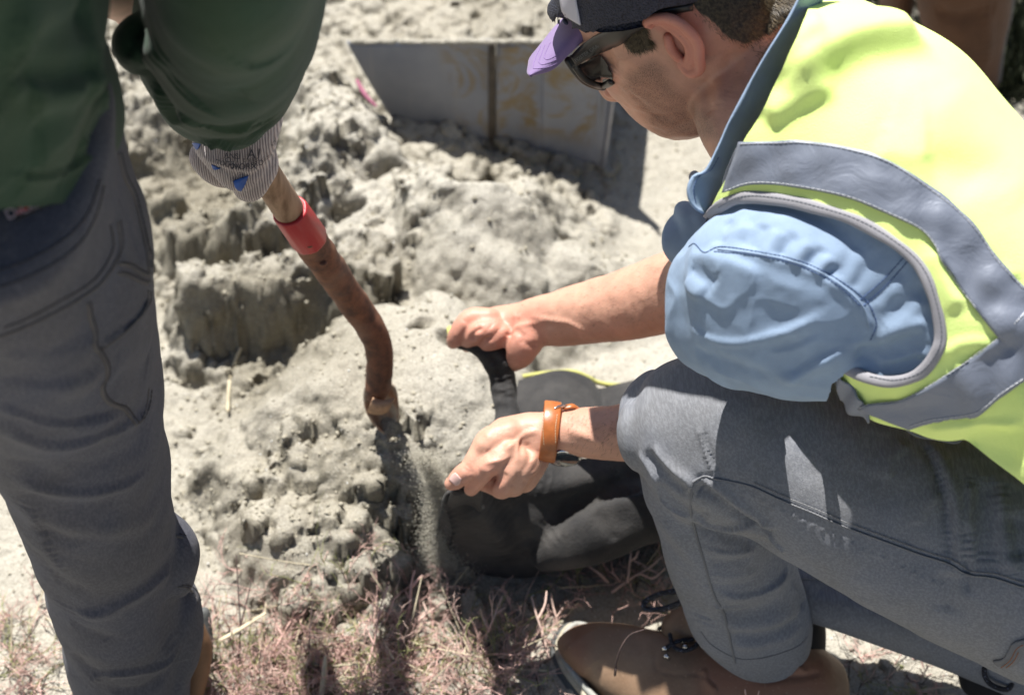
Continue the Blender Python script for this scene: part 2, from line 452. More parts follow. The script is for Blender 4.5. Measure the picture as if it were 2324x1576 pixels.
R_ = np.clip(R_*(.30+1.0*sm(fbm(PW*6, 3, 77)*1.3+.5)), .03, 1.05); R_ = R_*(1-.9*np.exp(-(((GX-hc[0]+.02)/.19)**2+((GY-hc[1]-.03)/.14)**2)**2))+.03
bil = lambda f, s: 1-np.abs(noise(np.stack([WX, WY, H*1.3], -1)*f, s))*2
Hbase = H.copy()
tb = np.stack([W1*40, W2*40, W1*0], -1)
H += R_*(.008*fbm(PW*7+3, 2, 21)+.0062*fbm(PW*19+tb, 3, 22, .55)+.0042*fbm(PW*52+tb, 3, 23, .6))
H += (1-np.clip(R_, 0, 1))*(.0022*noise(PW*22, 33)+.0014*noise(PW*60, 31)+.0008*noise(PW*160, 32))
# crust broken into slabs: warped cells stepped in height
cw = PW*15+tb*.6; cl1 = noise(np.floor(cw+.5*fbm(cw*1.3, 2, 71)[..., None])*7.31, 72); H += R_**2*.0035*cl1
# pitted crust: small sharp holes
pk = noise(PW*34+5, 41)+.5*noise(PW*80, 42); H -= np.clip(R_*1.3, .05, 1)*.010*sm((pk-.38)/.3)
# clods lying on the surface
def clod(cx, cy, r):
    i0, i1 = int((cx-r*1.2-X0)/GS), int((cx+r*1.2-X0)/GS)+1; j0, j1 = int((cy-r*1.2-Y0)/GS), int((cy+r*1.2-Y0)/GS)+1
    if i0 < 1 or j0 < 1 or i1 >= len(gx)-1 or j1 >= len(gy)-1: return
    sx, sy = GX[i0:i1, j0:j1], GY[i0:i1, j0:j1]; an = random.random()*3; ca, sa = math.cos(an), math.sin(an)
    a, b = sx-cx, sy-cy; a, b = a*ca+b*sa, (-a*sa+b*ca)*random.uniform(1, 1.5)
    ph = random.random()*6; th = np.arctan2(b, a); rr = np.hypot(a, b)/(r*(1+.18*np.sin(3*th+ph)+.1*np.sin(5*th+2*ph)))
    k0, k1 = (i0+i1)//2, (j0+j1)//2; base = H[k0, k1]
    tl = (a*math.cos(ph)+b*math.sin(ph))*random.uniform(-.5, .5)
    dome = base+r*random.uniform(.45, .8)*np.clip(1-rr**3.2, 0, 1)**.45+tl+W3[i0:i1, j0:j1]*.5
    H[i0:i1, j0:j1] = np.where(rr < 1, np.maximum(H[i0:i1, j0:j1], dome), H[i0:i1, j0:j1])
for k in range(8000):
    u, v = random.uniform(-60, 2350), random.uniform(-40, 1600); c = G(u, v, .04)[:2]
    i, j = int((c[0]-X0)/GS), int((c[1]-Y0)/GS)
    if not (5 < i < len(gx)-5 and 5 < j < len(gy)-5) or random.random() > R_[i, j]*1.1-.08: continue
    clod(c[0], c[1], 0.0042+.014*random.random()**5*(.4+R_[i, j]))
def blur(A, it):
    for _ in range(it):
        A = np.pad(A, 1, mode='edge'); A = .25*A[:-2, 1:-1]+.5*A[1:-1, 1:-1]+.25*A[2:, 1:-1]; A = np.pad(A, ((0, 0), (1, 1)), mode='edge'); A = .25*A[:, :-2]+.5*A[:, 1:-1]+.25*A[:, 2:]
    return A
H = H-Hbase; Hb = blur(H, 60); Hm = blur(H, 8); kk = .42+.35*sm(fbm(PW*6, 2, 79)*.9+.35)
H = Hbase+.8*Hb+kk*(Hm-Hb)+(.62+.45*kk)*(H-Hm)
# dark crusty cuts: narrow ledges facing the viewer
lg = fbm(PW*np.array([9, 15, 1])+tb*.5, 3, 83); H -= np.clip(R_, 0, 1)*.008*sm((lg-.05)/.10)*sm((.35-lg)/.3)
edge = sm((np.minimum(np.minimum(GX-X0, X1-GX), np.minimum(GY-Y0, Y1-GY)))/.12); H = H*edge-.004*(1-edge)
def ground_z(x, y):
    i = min(max(int((x-X0)/GS), 0), len(gx)-1); j = min(max(int((y-Y0)/GS), 0), len(gy)-1); return float(H[i, j])
gV = np.stack([GX, GY, H], -1).reshape(-1, 3)
# push the surface about so that blocks overhang and crumble
N0 = np.stack([-np.gradient(H, GS, axis=0), -np.gradient(H, GS, axis=1), np.ones_like(H)], -1); N0 = nrm(N0).reshape(-1, 3)
steep = (1-N0[:, 2:3]); q = gV*np.array([40, 40, 40]); gV = gV+N0*(noise(q, 51)*.011+noise(q*2.3, 52)*.008+noise(q*.5, 53)*.008)[:, None]*steep
nx_, ny_ = len(gx), len(gy)
I = np.arange(nx_*ny_).reshape(nx_, ny_)
gF = np.stack([I[:-1, :-1], I[1:, :-1], I[1:, 1:], I[:-1, 1:]], -1).reshape(-1, 4)
# outer sheet to the horizon: frame of quads round the patch
rings = [0, .5, 2, 8, 40, 300]; oV = []; oF = []; base = len(gV)
def frame(e): return [(X0-e, Y0-e), (X1+e, Y0-e), (X1+e, Y1+e), (X0-e, Y1+e)]
seg = 24
for e in rings:
    c = frame(e)
    for k in range(4):
        for t in range(seg):
            f = t/seg; x = c[k][0]*(1-f)+c[(k+1) % 4][0]*f; y = c[k][1]*(1-f)+c[(k+1) % 4][1]*f
            oV.append((x, y, -.004 if e < 1 else -.004+.02*math.sin(x*1.3)*math.sin(y*1.7)))
for a in range(len(rings)-1):
    for t in range(4*seg):
        n = (t+1) % (4*seg); b0 = base+a*4*seg; b1 = b0+4*seg; oF.append((b0+t, b1+t, b1+n, b0+n))
gV = np.vstack([gV, np.array(oV)]); gF = np.vstack([gF, np.array(oF)])
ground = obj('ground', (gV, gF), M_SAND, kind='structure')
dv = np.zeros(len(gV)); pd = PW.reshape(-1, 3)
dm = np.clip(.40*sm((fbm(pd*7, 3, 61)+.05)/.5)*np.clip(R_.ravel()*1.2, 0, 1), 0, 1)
dm += .8*np.clip(steep[:, 0]*1.6-.3, 0, 1)  # steep faces get the darker tone
for (u, v, r, a) in [(770, 900, .08, .5), (560, 870, .08, .6), (800, 1130, .1, .5), (650, 755, .07, 1.0), (560, 740, .06, .8), (740, 750, .05, .8), (470, 520, .12, .6), (420, 400, .12, .5)]:  # spots under the block paint the hollow's deep shade into the colour
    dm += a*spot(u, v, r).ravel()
dv[:len(pd)] = np.clip(dm, 0, 1); attr(ground, 'damp_shade', dv)

# ================================================================== KNEELING PERSON
def skin_mat(name, col=(.56, .305, .215), red=(.56, .17, .125)):
    m = NT(name); f = m.noise(22, 5, .65)
    base = m.mix(m.ramp(f, [(.35, 0.), (.68, 1.)]), tuple(c*.86 for c in col), tuple(c*1.1 for c in col))
    base = m.mix(m.math('MULTIPLY', m.attr('red'), .65), base, red)
    fr = m.ramp(m.noise(260, 2), [(.66, 0.), (.74, .45)]); base = m.mix(fr, base, tuple(c*.5 for c in col))
    st = m.ramp(m.noise(1500, 1), [(.52, 0.), (.6, 1.)])
    base = m.mix(m.math('MULTIPLY', m.attr('stubble'), .34), base, (.14, .08, .055))
    base = m.mix(m.math('MULTIPLY', m.math('MULTIPLY', m.attr('stubble'), st), .75), base, (.035, .022, .018))
    m.bump(m.noise(420, 3), .0006, .6); m.bump(m.noise(90, 3), .0008, .5)
    m.set(Base_Color=base, Roughness=.47, Subsurface_Weight=.12, Subsurface_Radius=(.012, .004, .002), Subsurface_Scale=.5, Specular_IOR_Level=.4)
    return m.m
M_SKIN = skin_mat('skin')
kz = G(1700, 1500, 0)
KP = thing('person', 'kneeling man in yellow reflective vest, blue shirt and grey jeans holding the black bag open', 'person', (kz[0], kz[1], 0))
K4 = lambda x, y: (1137.5+x*.311, y*.311)
K6 = lambda x, y: (1487.5+x*.4443, 350+y*.4443)
K7 = lambda x, y: (962.5+x*.3332, 656.25+y*.3332)
K9 = lambda x, y: (918.75+x*.16659, 918.75+y*.16659)      # near hand close-up

# ---------------- head, neck, torso core, both arms and hands: one body
head = loft([(1360, -170, 1.70, 1590, -190, 1.64, .045), (1318, -110, 1.74, 1660, -140, 1.66, .070), (1300, -20, 1.79, 1740, -60, 1.69, .079), (1318, 60, 1.83, 1775, 25, 1.72, .080),
             (1362, 112, 1.86, 1770, 95, 1.745, .078), (1396, 168, 1.885, 1740, 165, 1.775, .068), (1430, 210, 1.895, 1705, 225, 1.80, .057),
             (1470, 248, 1.90, 1672, 262, 1.82, .043), (1500, 272, 1.90, 1640, 278, 1.84, .030)], n=48, per=7, cap=(.8, .4))
chin = loft([(1474, 262, 1.875, 1500, 250, 1.87, .016), (1482, 290, 1.875, 1535, 264, 1.86, .022), (1503, 304, 1.87, 1560, 272, 1.85, .024), (1540, 302, 1.86, 1600, 268, 1.84, .025), (1590, 292, 1.84, 1650, 268, 1.82, .026)], n=24)
jaw = tube([(1520, 284, 1.845, .014), (1580, 268, 1.81, .018), (1640, 228, 1.79, .02), (1672, 185, 1.765, .02), (1668, 140, 1.75, .014)])
nose = tube([(1372, 140, 1.868, .010), (1378, 175, 1.88, .013), (1391, 200, 1.885, .0145), (1405, 208, 1.885, .012)])
nost = tube([(1386, 205, 1.872, .008), (1404, 209, 1.868, .008)])
neck = loft([(1560, 140, 1.85, 1815, 10, 1.70, .058), (1590, 230, 1.84, 1810, 120, 1.71, .060), (1620, 310, 1.80, 1850, 240, 1.70, .066), (1660, 420, 1.76, 1900, 350, 1.70, .075)], n=36)
torso = loft([(1880, 60, 1.72, 1700, 450, 1.74, .11), (2150, 220, 1.70, 1900, 740, 1.78, .11), (2400, 400, 1.7, 2020, 860, 1.76, .10)], n=24, per=4)
skin = [head, chin, jaw, nose, nost, neck, torso]
# near arm (wears the watch)
skin += [tube([(2020, 620, 1.66, .06), (1860, 690, 1.72, .05), (1730, 770, 1.82, .042), (1640, 880, 1.93, .04)])]
skin += [loft([(1640, 850, 1.93, 1640, 1020, 1.93, .046), (1560, 878, 1.96, 1560, 1045, 1.96, .045), (1455, 906, 1.985, 1440, 1046, 1.985, .042), (1360, 922, 2.0, 1345, 1040, 2.0, .036), (1285, 926, 2.015, 1268, 1030, 2.015, .029), (1240, 930, 2.025, 1238, 1036, 2.025, .025)], n=32)]
# hand: back of hand block, then digits
skin += [loft([K9(2020, 90)+(2.02,)+K9(1960, 720)+(2.02, .024), K9(1760, 95)+(2.02,)+K9(1850, 900)+(2.025, .023), K9(1500, 120)+(2.02,)+K9(1640, 1090)+(2.03, .021),
               K9(1290, 170)+(2.02,)+K9(1440, 1150)+(2.035, .020), K9(1130, 290)+(2.03,)+K9(1260, 1100)+(2.035, .018), K9(1010, 470)+(2.04,)+K9(1150, 960)+(2.035, .014)], n=36, e=2.3)]
skin += [tube([K9(1450, 360)+(2.015, .018), K9(1150, 480)+(2.01, .0175), K9(1010, 660)+(2.01, .0135), K9(880, 850)+(2.008, .0118), K9(790, 930)+(2.01, .0122), K9(680, 1030)+(2.018, .0112), K9(630, 1060)+(2.02, .009)], flat=.85)]
skin += [tube([K9(1420, 620)+(2.0, .013), K9(1250, 740)+(1.998, .0125), K9(1090, 870)+(2.0, .0118), K9(1010, 990)+(2.012, .0105), K9(900, 1140)+(2.028, .0088)])]          # index
skin += [tube([K9(1560, 720)+(2.0, .0125), K9(1430, 950)+(2.0, .0125), K9(1330, 1140)+(2.012, .0115), K9(1180, 1090)+(2.04, .010), K9(1040, 1060)+(2.045, .008)])]          # middle
skin += [tube([K9(1700, 760)+(2.005, .012), K9(1590, 960)+(2.005, .0118), K9(1490, 1120)+(2.016, .0105), K9(1320, 1090)+(2.045, .0095)])]
skin += [tube([K9(1830, 760)+(2.015, .011), K9(1740, 940)+(2.015, .0108), K9(1640, 1080)+(2.024, .0092), K9(1480, 1060)+(2.05, .0085)])]
# far arm and hand
skin += [loft([(1720, 460, 1.93, 1720, 740, 1.95, .055), (1640, 505, 1.97, 1640, 745, 1.99, .052), (1560, 548, 2.02, 1560, 745, 2.03, .048), (1440, 598, 2.07, 1450, 768, 2.08, .044), (1340, 632, 2.11, 1350, 778, 2.12, .038), (1250, 662, 2.14, 1262, 784, 2.15, .030),
               (1205, 674, 2.155, 1222, 782, 2.165, .025), (1165, 688, 2.17, 1190, 792, 2.175, .024), (1110, 699, 2.18, 1150, 790, 2.185, .024), (1072, 712, 2.19, 1100, 782, 2.19, .022), (1058, 726, 2.2, 1076, 774, 2.2, .016)], n=34)]
skin += [tube([(1215, 745, 2.15, .021), (1192, 775, 2.15, .021), (1178, 805, 2.16, .017), (1166, 824, 2.175, .010)])]      # heel of the hand
skin += [tube([(1110, 725, 2.165, .015), (1072, 722, 2.165, .0135), (1050, 738, 2.165, .0118), (1036, 760, 2.17, .0105), (1028, 776, 2.18, .0085)])]     # index
skin += [tube([(1120, 745, 2.16, .015), (1088, 752, 2.155, .0135), (1068, 766, 2.17, .0115), (1060, 784, 2.20, .009)])]
skin += [tube([(1140, 760, 2.158, .015), (1112, 774, 2.16, .0125), (1096, 786, 2.19, .0105), (1094, 796, 2.22, .009)])]
V, F = remesh(skin, .0019, 5)
tr = bvh(V, F)
S = []
# face: eye socket, cheek, mouth corner, jaw line, temple
S += [('c', [K4(700, 300), K4(760, 420), K4(790, 520)], .012, .005), ('r', [K4(900, 380), K4(1000, 520), K4(980, 640)], .02, .0022),
      ('c', [K4(930, 690), K4(1010, 740), K4(1060, 820)], .006, .0016), ('c', [K4(1120, 860), K4(1180, 850), K4(1240, 880)], .007, .002),
      ('c', [K4(1480, 560), K4(1500, 700), K4(1520, 860)], .010, .0022), ('r', [K4(1560, 400), K4(1600, 600), K4(1570, 800)], .010, .0016), ('c', [K4(1640, 360), K4(1700, 520), K4(1640, 720)], .008, .0018),
      ('c', [K4(800, 430), K4(870, 460)], .0025, .0007), ('c', [K4(800, 460), K4(860, 500)], .0025, .0006), ('c', [K4(1270, 870), K4(1340, 930), K4(1500, 960)], .007, .002)]
# near hand
k = K9
S += [('r', [k(1850, 330), k(1620, 400), k(1480, 520), k(1320, 620)], .0035, .0022), ('r', [k(1540, 400), k(1530, 600), k(1520, 820)], .0025, .0016), ('r', [k(1030, 830), k(1180, 770), k(1330, 740), k(1450, 660)], .0022, .0014),
      ('c', [k(1650, 480), k(1680, 640), k(1740, 760)], .004, .0016), ('c', [k(1380, 520), k(1250, 640), k(1100, 700)], .005, .0016), ('r', [k(1180, 920), k(1060, 860), k(1010, 860)], .004, .0016),
      ('c', [k(1070, 1000), k(1180, 960), k(1230, 910)], .003, .0012), ('c', [k(820, 800), k(880, 850), k(900, 930)], .0016, .0009), ('c', [k(780, 830), k(850, 890), k(870, 960)], .0016, .0008), ('c', [k(850, 770), k(920, 830)], .0016, .0006),
      ('r', [k(1800, 620), k(1700, 820), k(1560, 1000)], .0035, .0013), ('r', [k(1860, 700), k(1800, 850), k(1700, 960)], .003, .0012), ('c', [k(1240, 1080), k(1330, 1000), k(1380, 900)], .004, .0018), ('c', [k(1430, 1130), k(1520, 1000), k(1560, 900)], .0035, .0016), ('c', [k(1600, 1110), k(1680, 980)], .003, .0014),
      ('c', [k(1900, 560), k(1960, 700)], .003, .0014), ('r', [k(1330, 260), k(1180, 330), k(1060, 440)], .006, .001),
      ('r', [k(960, 540), k(1060, 560), k(1150, 620)], .006, .0014)]
# forearms: veins and tendons
S += [('r', [K7(960, 940), K7(1100, 1000), K7(1240, 1060)], .006, .0022), ('r', [K7(700, 180), K7(850, 205), K7(1000, 230), K7(1120, 300)], .0035, .0022), ('r', [K7(600, 260), K7(700, 235), K7(850, 215)], .003, .0018), ('r', [K7(580, 170), K7(680, 190)], .003, .0014),
      ('c', [K7(560, 330), K7(620, 280), K7(700, 340)], .004, .0022), ('c', [K7(640, 330), K7(720, 380), K7(780, 370)], .004, .002), ('c', [K7(320, 300), K7(350, 370)], .004, .003), ('c', [K7(500, 390), K7(560, 340), K7(590, 280)], .005, .002),
      ('r', [K7(1000, 330), K7(1300, 300), K7(1600, 220)], .012, .002), ('r', [K7(800, 150), K7(820, 180)], .003, .0008), ('r', [K7(440, 250), K7(500, 300)], .007, .0015)]
S += [('c', [(1096, 742), (1078, 752), (1062, 772)], .003, .003), ('c', [(1120, 762), (1100, 770), (1088, 786)], .003, .003), ('r', [(1058, 730), (1046, 745), (1034, 768)], .005, .0015), ('c', [(1040, 752), (1050, 758)], .0014, .001), ('c', [(1035, 764), (1044, 770)], .0014, .001)]
V = sculpt(V, F, S, tr)
V = disp(V, F, lambda X: noise(X*45, 3)*.0009+noise(X*110, 4)*.0004)
body = obj('body', (V, F), M_SKIN, KP)
uv = UVp(V)
def softpoly(uv, poly, s):
    return np.clip(sdpoly(uv[:, 0], uv[:, 1], poly)/s+.5, 0, 1)
stub = softpoly(uv, [K4(*p) for p in [(880, 640), (950, 520), (1100, 440), (1180, 500), (1260, 640), (1420, 760), (1560, 880), (1580, 990), (1300, 1040), (1100, 1020), (1060, 860)]], 26)
attr(body, 'stubble', stub)
red = .55*softpoly(uv, [K4(*p) for p in [(1060, 60), (1480, 60), (1480, 500), (1280, 500), (1180, 250), (1050, 180)]], 10)+.35*softpoly(uv, [K4(*p) for p in [(740, 560), (860, 540), (860, 700), (740, 700)]], 10)
red += .5*softpoly(uv, [(1010, 690), (1230, 690), (1230, 840), (1010, 830)], 40)+.3*softpoly(uv, [k(500, 800), k(1300, 700), k(1400, 1250), k(500, 1250)], 40)
attr(body, 'red', np.clip(red, 0, 1))
btree = bvh(V, F)

# ear, a shell of helix, antihelix, lobe and tragus laid on the head
def onh(x, y, off, r): 
    u, v = K4(x, y); p, n = hit(btree, u, v, off); return np.r_[p, r]
ep = [(1100, 158, .006, .0036), (1075, 128, .009, .0042), (1100, 92, .011, .0046), (1160, 74, .013, .0050), (1230, 72, .0145, .0052), (1300, 98, .016, .0052), (1350, 150, .017, .0052), (1395, 205, .0175, .0052), (1430, 270, .0175, .005), (1444, 340, .017, .005), (1438, 410, .015, .0052), (1410, 460, .0115, .0062), (1368, 476, .007, .0066), (1325, 448, .004, .0056)]
E = [onh(*q) for q in ep]; ear = [tube3([e[:3] for e in E], [e[3] for e in E], 14, 5)]
E = [onh(*q) for q in [(1190, 150, .004, .0044), (1250, 170, .008, .0048), (1310, 210, .010, .0050), (1360, 270, .011, .0050), (1376, 340, .010, .005), (1365, 400, .007, .005), (1330, 430, .004, .005)]]; ear.append(tube3([e[:3] for e in E], [e[3] for e in E], 12, 5))
E = [onh(*q) for q in [(1130, 130, .003, .0055), (1240, 130, .007, .0058), (1330, 180, .011, .0056), (1390, 260, .012, .0056), (1408, 350, .011, .0056), (1385, 430, .007, .006), (1340, 455, .003, .005)]]; ear.append(tube3([e[:3] for e in E], [e[3] for e in E], 12, 5))   # web of the shell
E = [onh(*q) for q in [(1215, 260, .002, .0046), (1228, 300, .004, .005), (1246, 345, .004, .005), (1290, 400, .003, .0048)]]; ear.append(tube3([e[:3] for e in E], [e[3] for e in E], 12, 5))
Ve, Fe = remesh(ear, .0009, 4)
ear_o = obj('ear', (Ve, Fe), M_SKIN, KP); attr(ear_o, 'red', np.full(len(Ve), .8)); attr(ear_o, 'stubble', np.zeros(len(Ve)))
pc, nc = hit(btree, *K4(1302, 292), -.002)
Mx = plain('ear_shadow_skin', (.22, .07, .05), .6)

# ---------------- hair: thousands of short blades growing from the scalp
def strands(tree, poly, n, flow, ln, wd, mat, name, lift=.45, parent=KP, jit=.35, keep=None):
    xs = [p[0] for p in poly]; ys = [p[1] for p in poly]; V, F = [], []; c = 0; tries = 0
    while c < n and tries < n*6:
        tries += 1; u, v = random.uniform(min(xs), max(xs)), random.uniform(min(ys), max(ys))
        if not inpoly(np.array([u]), np.array([v]), poly)[0]: continue
        if keep and random.random() > keep(u, v): continue
        p, nn = hit(tree, u, v, -.0006)
        if p is None: continue
        fu, fv = flow(u, v); p2, _ = hit(tree, u+fu*4, v+fv*4, 0)
        if p2 is None: continue
        d = nrm(p2-p); d = nrm(d+nn*lift*random.uniform(.5, 1.3)+RNG.normal(0, jit*.4, 3)); s = nrm(np.cross(d, nn))*wd*random.uniform(.6, 1.2)
        L = ln*random.uniform(.6, 1.25); q1 = p+d*L*.55; q2 = p+nrm(d-nn*.25)*L
        b = len(V); V += [p-s, p+s, q1+s*.8, q1-s*.8, q2]; F += [(b, b+1, b+2, b+3), (b+3, b+2, b+4)]; c += 1
    return obj(name, (np.array(V), F), mat, parent)
M_HAIR = NT('brown_hair'); M_HAIR.set(Base_Color=M_HAIR.mix(M_HAIR.ramp(M_HAIR.noise(300, 2), [(.35, 0.), (.65, 1.)]), (.030, .020, .011), (.13, .095, .05)), Roughness=.5, Specular_IOR_Level=.5); M_HAIR = M_HAIR.m
hp = [K4(*p) for p in [(1380, -40), (1400, 40), (1470, 80), (1530, 130), (1590, 190), (1650, 240), (1740, 272), (1830, 240), (1930, 190), (2030, 110), (2090, 30), (2120, -40)]]
hairo = strands(btree, hp, 13000, lambda u, v: (.75, .65), .012, .00032, M_HAIR, 'hair', .4)
hp2 = [K4(*p) for p in [(1330, 30), (1500, 70), (1640, 220), (1760, 290), (1900, 250), (2000, 190), (2120, 90), (2160, 0), (2200, -20), (2100, 260), (1950, 420), (1850, 480), (1830, 360), (1740, 330), (1600, 280), (1480, 160)]]
strands(btree, hp2, 500, lambda u, v: (.7, .7), .005, .00014, M_HAIR, 'hair', .4, jit=.6)
strands(btree, [(1180, 690), (1540, 560), (1545, 720), (1300, 770)], 260, lambda u, v: (-.8, .5), .006, .00012, M_HAIR, 'arm_hair', .5, jit=.8)
strands(btree, [(1290, 930), (1430, 915), (1430, 1030), (1290, 1025)], 260, lambda u, v: (-.6, .8), .006, .00012, M_HAIR, 'arm_hair', .5, jit=.8)
hp3 = [K4(*p) for p in [(880, 240), (960, 170), (1040, 130), (1045, 200), (1060, 270), (1110, 300), (1050, 320), (1000, 345), (930, 335), (900, 300)]]
strands(btree, hp3, 1500, lambda u, v: (.6, .8), .011, .0003, M_HAIR, 'sideburn', .35, jit=.5)
# hair cap under the strands
hc_ = patch(btree, [K4(1440, -60), K4(1500, 30), K4(1600, 120), K4(1730, 205)], [K4(2100, -60), K4(2010, 20), K4(1900, 120), K4(1780, 210)], 20, 16, .0008, .001)
obj('scalp_hair', hc_, M_HAIR, KP)
# ---------------- fingernail
M_NAIL = plain('fingernail', (.62, .40, .36), .3, spec=.6, bump=.0001)
obj('fingernail', patch(btree, [k(600, 1010), k(640, 940), k(690, 912)], [k(690, 1090), k(740, 1070), k(770, 1000)], 10, 8, .0006, .0008), M_NAIL, KP)

# ---------------- watch
M_TAN = plain('tan_leather', (.38, .115, .03), .36, var=.18, scale=120, bump=.0004, spec=.5)
M_STEEL = plain('polished_steel', (.62, .62, .62), .16, 1.0, .05)
M_GLASS = plain('dark_watch_glass', (.02, .03, .04), .05, 0, .1, spec=1.0)
M_THREAD = plain('pale_thread', (.55, .42, .28), .7)
WT = bpy.data.objects.new('wristwatch', None); COL.objects.link(WT); WT.parent = KP; wp = P(1255, 980, 2.0); WT.location = tuple(wp-np.array(KP.location))
def strap_ring(u1, v1, u2, v2, dc, w, th, a0, a1, grow):
    A, B = P(u1, v1, dc), P(u2, v2, dc); c = (A+B)/2; a = (B-A)/2; ax = nrm(np.cross(a, FW)); b = nrm(np.cross(ax, a)); R = []
    for t in np.linspace(a0, a1, 40):
        o = a*(1+grow)*math.cos(t)+b*(th+.0012)*math.sin(t); nn = nrm(o)
        row = []
        for s, h in ((-1, 0), (-1, .7), (-.86, 1), (0, 1.1), (.86, 1), (1, .7), (1, 0)): row.append(c+o+ax*s*w/2+nn*h*.0022)
        row += [c+o+ax*s*w/2-nn*.001 for s in (1, 0, -1)]; R.append(row)
    return rings_to_mesh(np.array(R))
Vs = strap_ring(1254, 916, 1240, 1040, 2.012, .019, .028, 0, 2*math.pi*.995, .05)
obj('strap', Vs, M_TAN, WT)
wtree = bvh(*Vs)
for pl in ([K7(815, 860), K7(808, 950), K7(815, 1060)], [K7(905, 850), K7(893, 950), K7(895, 1050)]):
    ds = dashes(wtree, pl, .0004, .0018, .0013, .0003)
    if ds: obj('stitching', ds, M_THREAD, WT)
ca = P(*K7(950, 1128), 1.997); upn = nrm(P(*K7(950, 1300), 1.99)-P(*K7(950, 1128), 2.0)+.35*(-FW)*.02)
def disc(c, n, r, h, seg=40, prof=None):
    n = nrm(n); t = nrm(np.cross(n, [1, .01, .1])); t = nrm(RT-n*np.dot(RT, n)); s = np.cross(n, t); R = []
    for rr, hh in (prof or [(r*.9, 0), (r, .15*h), (r, .8*h), (r*.93, h)]):
        R.append([c+t*rr*math.cos(a)+s*rr*math.sin(a)+n*hh for a in np.linspace(0, 2*math.pi, seg, endpoint=False)])
    return rings_to_mesh(np.array(R))
wn = nrm(-.86*UP-.5*FW*1.0+0.0*RT)
cs_c = P(*K7(955, 1112), 2.012)
obj('watch_case', disc(cs_c, wn, .0195, .008), M_STEEL, WT)
obj('watch_glass', disc(cs_c+wn*.0081, wn, .0165, .0008), M_GLASS, WT)
obj('crown', tube3([cs_c+RT*.019+wn*.004, cs_c+RT*.024+wn*.004], [.003, .003], 12, 1), M_STEEL, WT)
for sx in (-1, 1):
    obj('lug', tube3([cs_c+RT*sx*.009-nrm(np.cross(wn, RT))*.0, cs_c+RT*sx*.0095+nrm(-FW+UP)*.014-wn*.001], [.0022, .0018], 10, 1), M_STEEL, WT)
b0 = P(*K7(985, 805), 2.02)
obj('buckle', tube3([P(*K7(890, 808), 1.992), P(*K7(925, 790), 1.995), P(*K7(985, 796), 2.0), P(*K7(1000, 812), 2.0)], [.0013]*4, 10, 3), M_STEEL, WT)
obj('strap_end', tube3([P(*K7(960, 800), 2.0), P(*K7(1010, 792), 2.0), P(*K7(1045, 806), 2.004)], [.004, .0042, .003], 10, 3, flat=.5), M_TAN, WT)

# ---------------- cap
M_NAVYM = NT('navy_mesh'); vv = M_NAVYM.vor(520); M_NAVYM.bump(vv, .0016, 1); M_NAVYM.set(Base_Color=M_NAVYM.mix(M_NAVYM.ramp(vv, [(.25, 0.), (.5, 1.)]), (.004, .005, .009), (.028, .032, .055)), Roughness=.7); M_NAVYM = M_NAVYM.m
M_PURP = cloth('purple_felt', (.235, .165, .32), .1, 2200, .0004, sheen=.5)
M_WHITE = cloth('white_foam_front', (.62, .60, .66), .05, 1800)
M_NAVYC = cloth('navy_cord', (.03, .04, .10), .2)
CAP = bpy.data.objects.new('cap', None); COL.objects.link(CAP); CAP.parent = KP; CAP.location = tuple(P(1430, 0, 1.75)-np.array(KP.location))
crown = loft([(1276, 42, 1.815, 1600, 30, 1.70, .076), (1272, 0, 1.80, 1640, -20, 1.695, .086), (1276, -90, 1.765, 1680, -120, 1.65, .09), (1310, -190, 1.72, 1680, -230, 1.60, .085), (1390, -270, 1.67, 1620, -290, 1.57, .06)], n=48, cap=(.0, .5))
# cut the crown's lower edge along the traced rim
Vc, Fc = remesh([crown], .0022, 3)
rim = [(455, 118), (490, 165), (560, 212), (640, 222), (715, 192), (820, 176), (930, 160), (1050, 140), (1110, 78), (1180, 50), (1260, 45), (1330, 30), (1400, 14), (1480, -5)]
cutp = [K4(*p) for p in rim]+[(1720, -60), (1720, 200), (1200, 200), K4(380, 130)]
Vc, Fc = cut_front(Vc, Fc, cutp)
obj('mesh_crown', (Vc, Fc), M_NAVYM, CAP); ctree = bvh(Vc, Fc)
obj('front_panel', patch(ctree, [K4(432, -260), K4(430, -100), K4(436, 0), K4(446, 60), K4(460, 108)], [K4(540, -260), K4(545, -100), K4(550, 0), K4(566, 90), K4(582, 178)], 26, 8, .0018, .0015), M_WHITE, CAP)
cordp = [hit(ctree, *K4(x, y-5), .001)[0] for x, y in rim if hit(ctree, *K4(x, y-5), .001)[0] is not None]
ringp = [(460, 150), (500, 190), (560, 218), (630, 226), (690, 205), (740, 188)]
obj('cord', tube3([P(*K4(x, y), d) for (x, y), d in zip(ringp, [1.80, 1.785, 1.77, 1.765, 1.762, 1.762])], [.0022]*6, 8, 5), M_NAVYC, CAP)
obj('sweatband', tube3([P(*K4(x, y-6), d) for (x, y), d in zip(rim[4:], np.linspace(1.762, 1.69, 10))], [.004]*10, 8, 3, flat=.4), M_NAVYC, CAP)
def rs(poly, kk):
    p = catmull(poly, 10); s = np.r_[0, np.cumsum(np.linalg.norm(np.diff(p, axis=0), axis=1))]; t = np.linspace(0, s[-1], kk); return np.stack([np.interp(t, s, p[:, 0]), np.interp(t, s, p[:, 1])], -1)
A = rs([K4(*p) for p in [(462, 112), (375, 205), (275, 330), (205, 420), (189, 490)]], 40); B = rs([K4(*p) for p in [(668, 228), (590, 305), (480, 410), (370, 510), (235, 551)]], 40)
R = np.zeros((40, 30, 3))
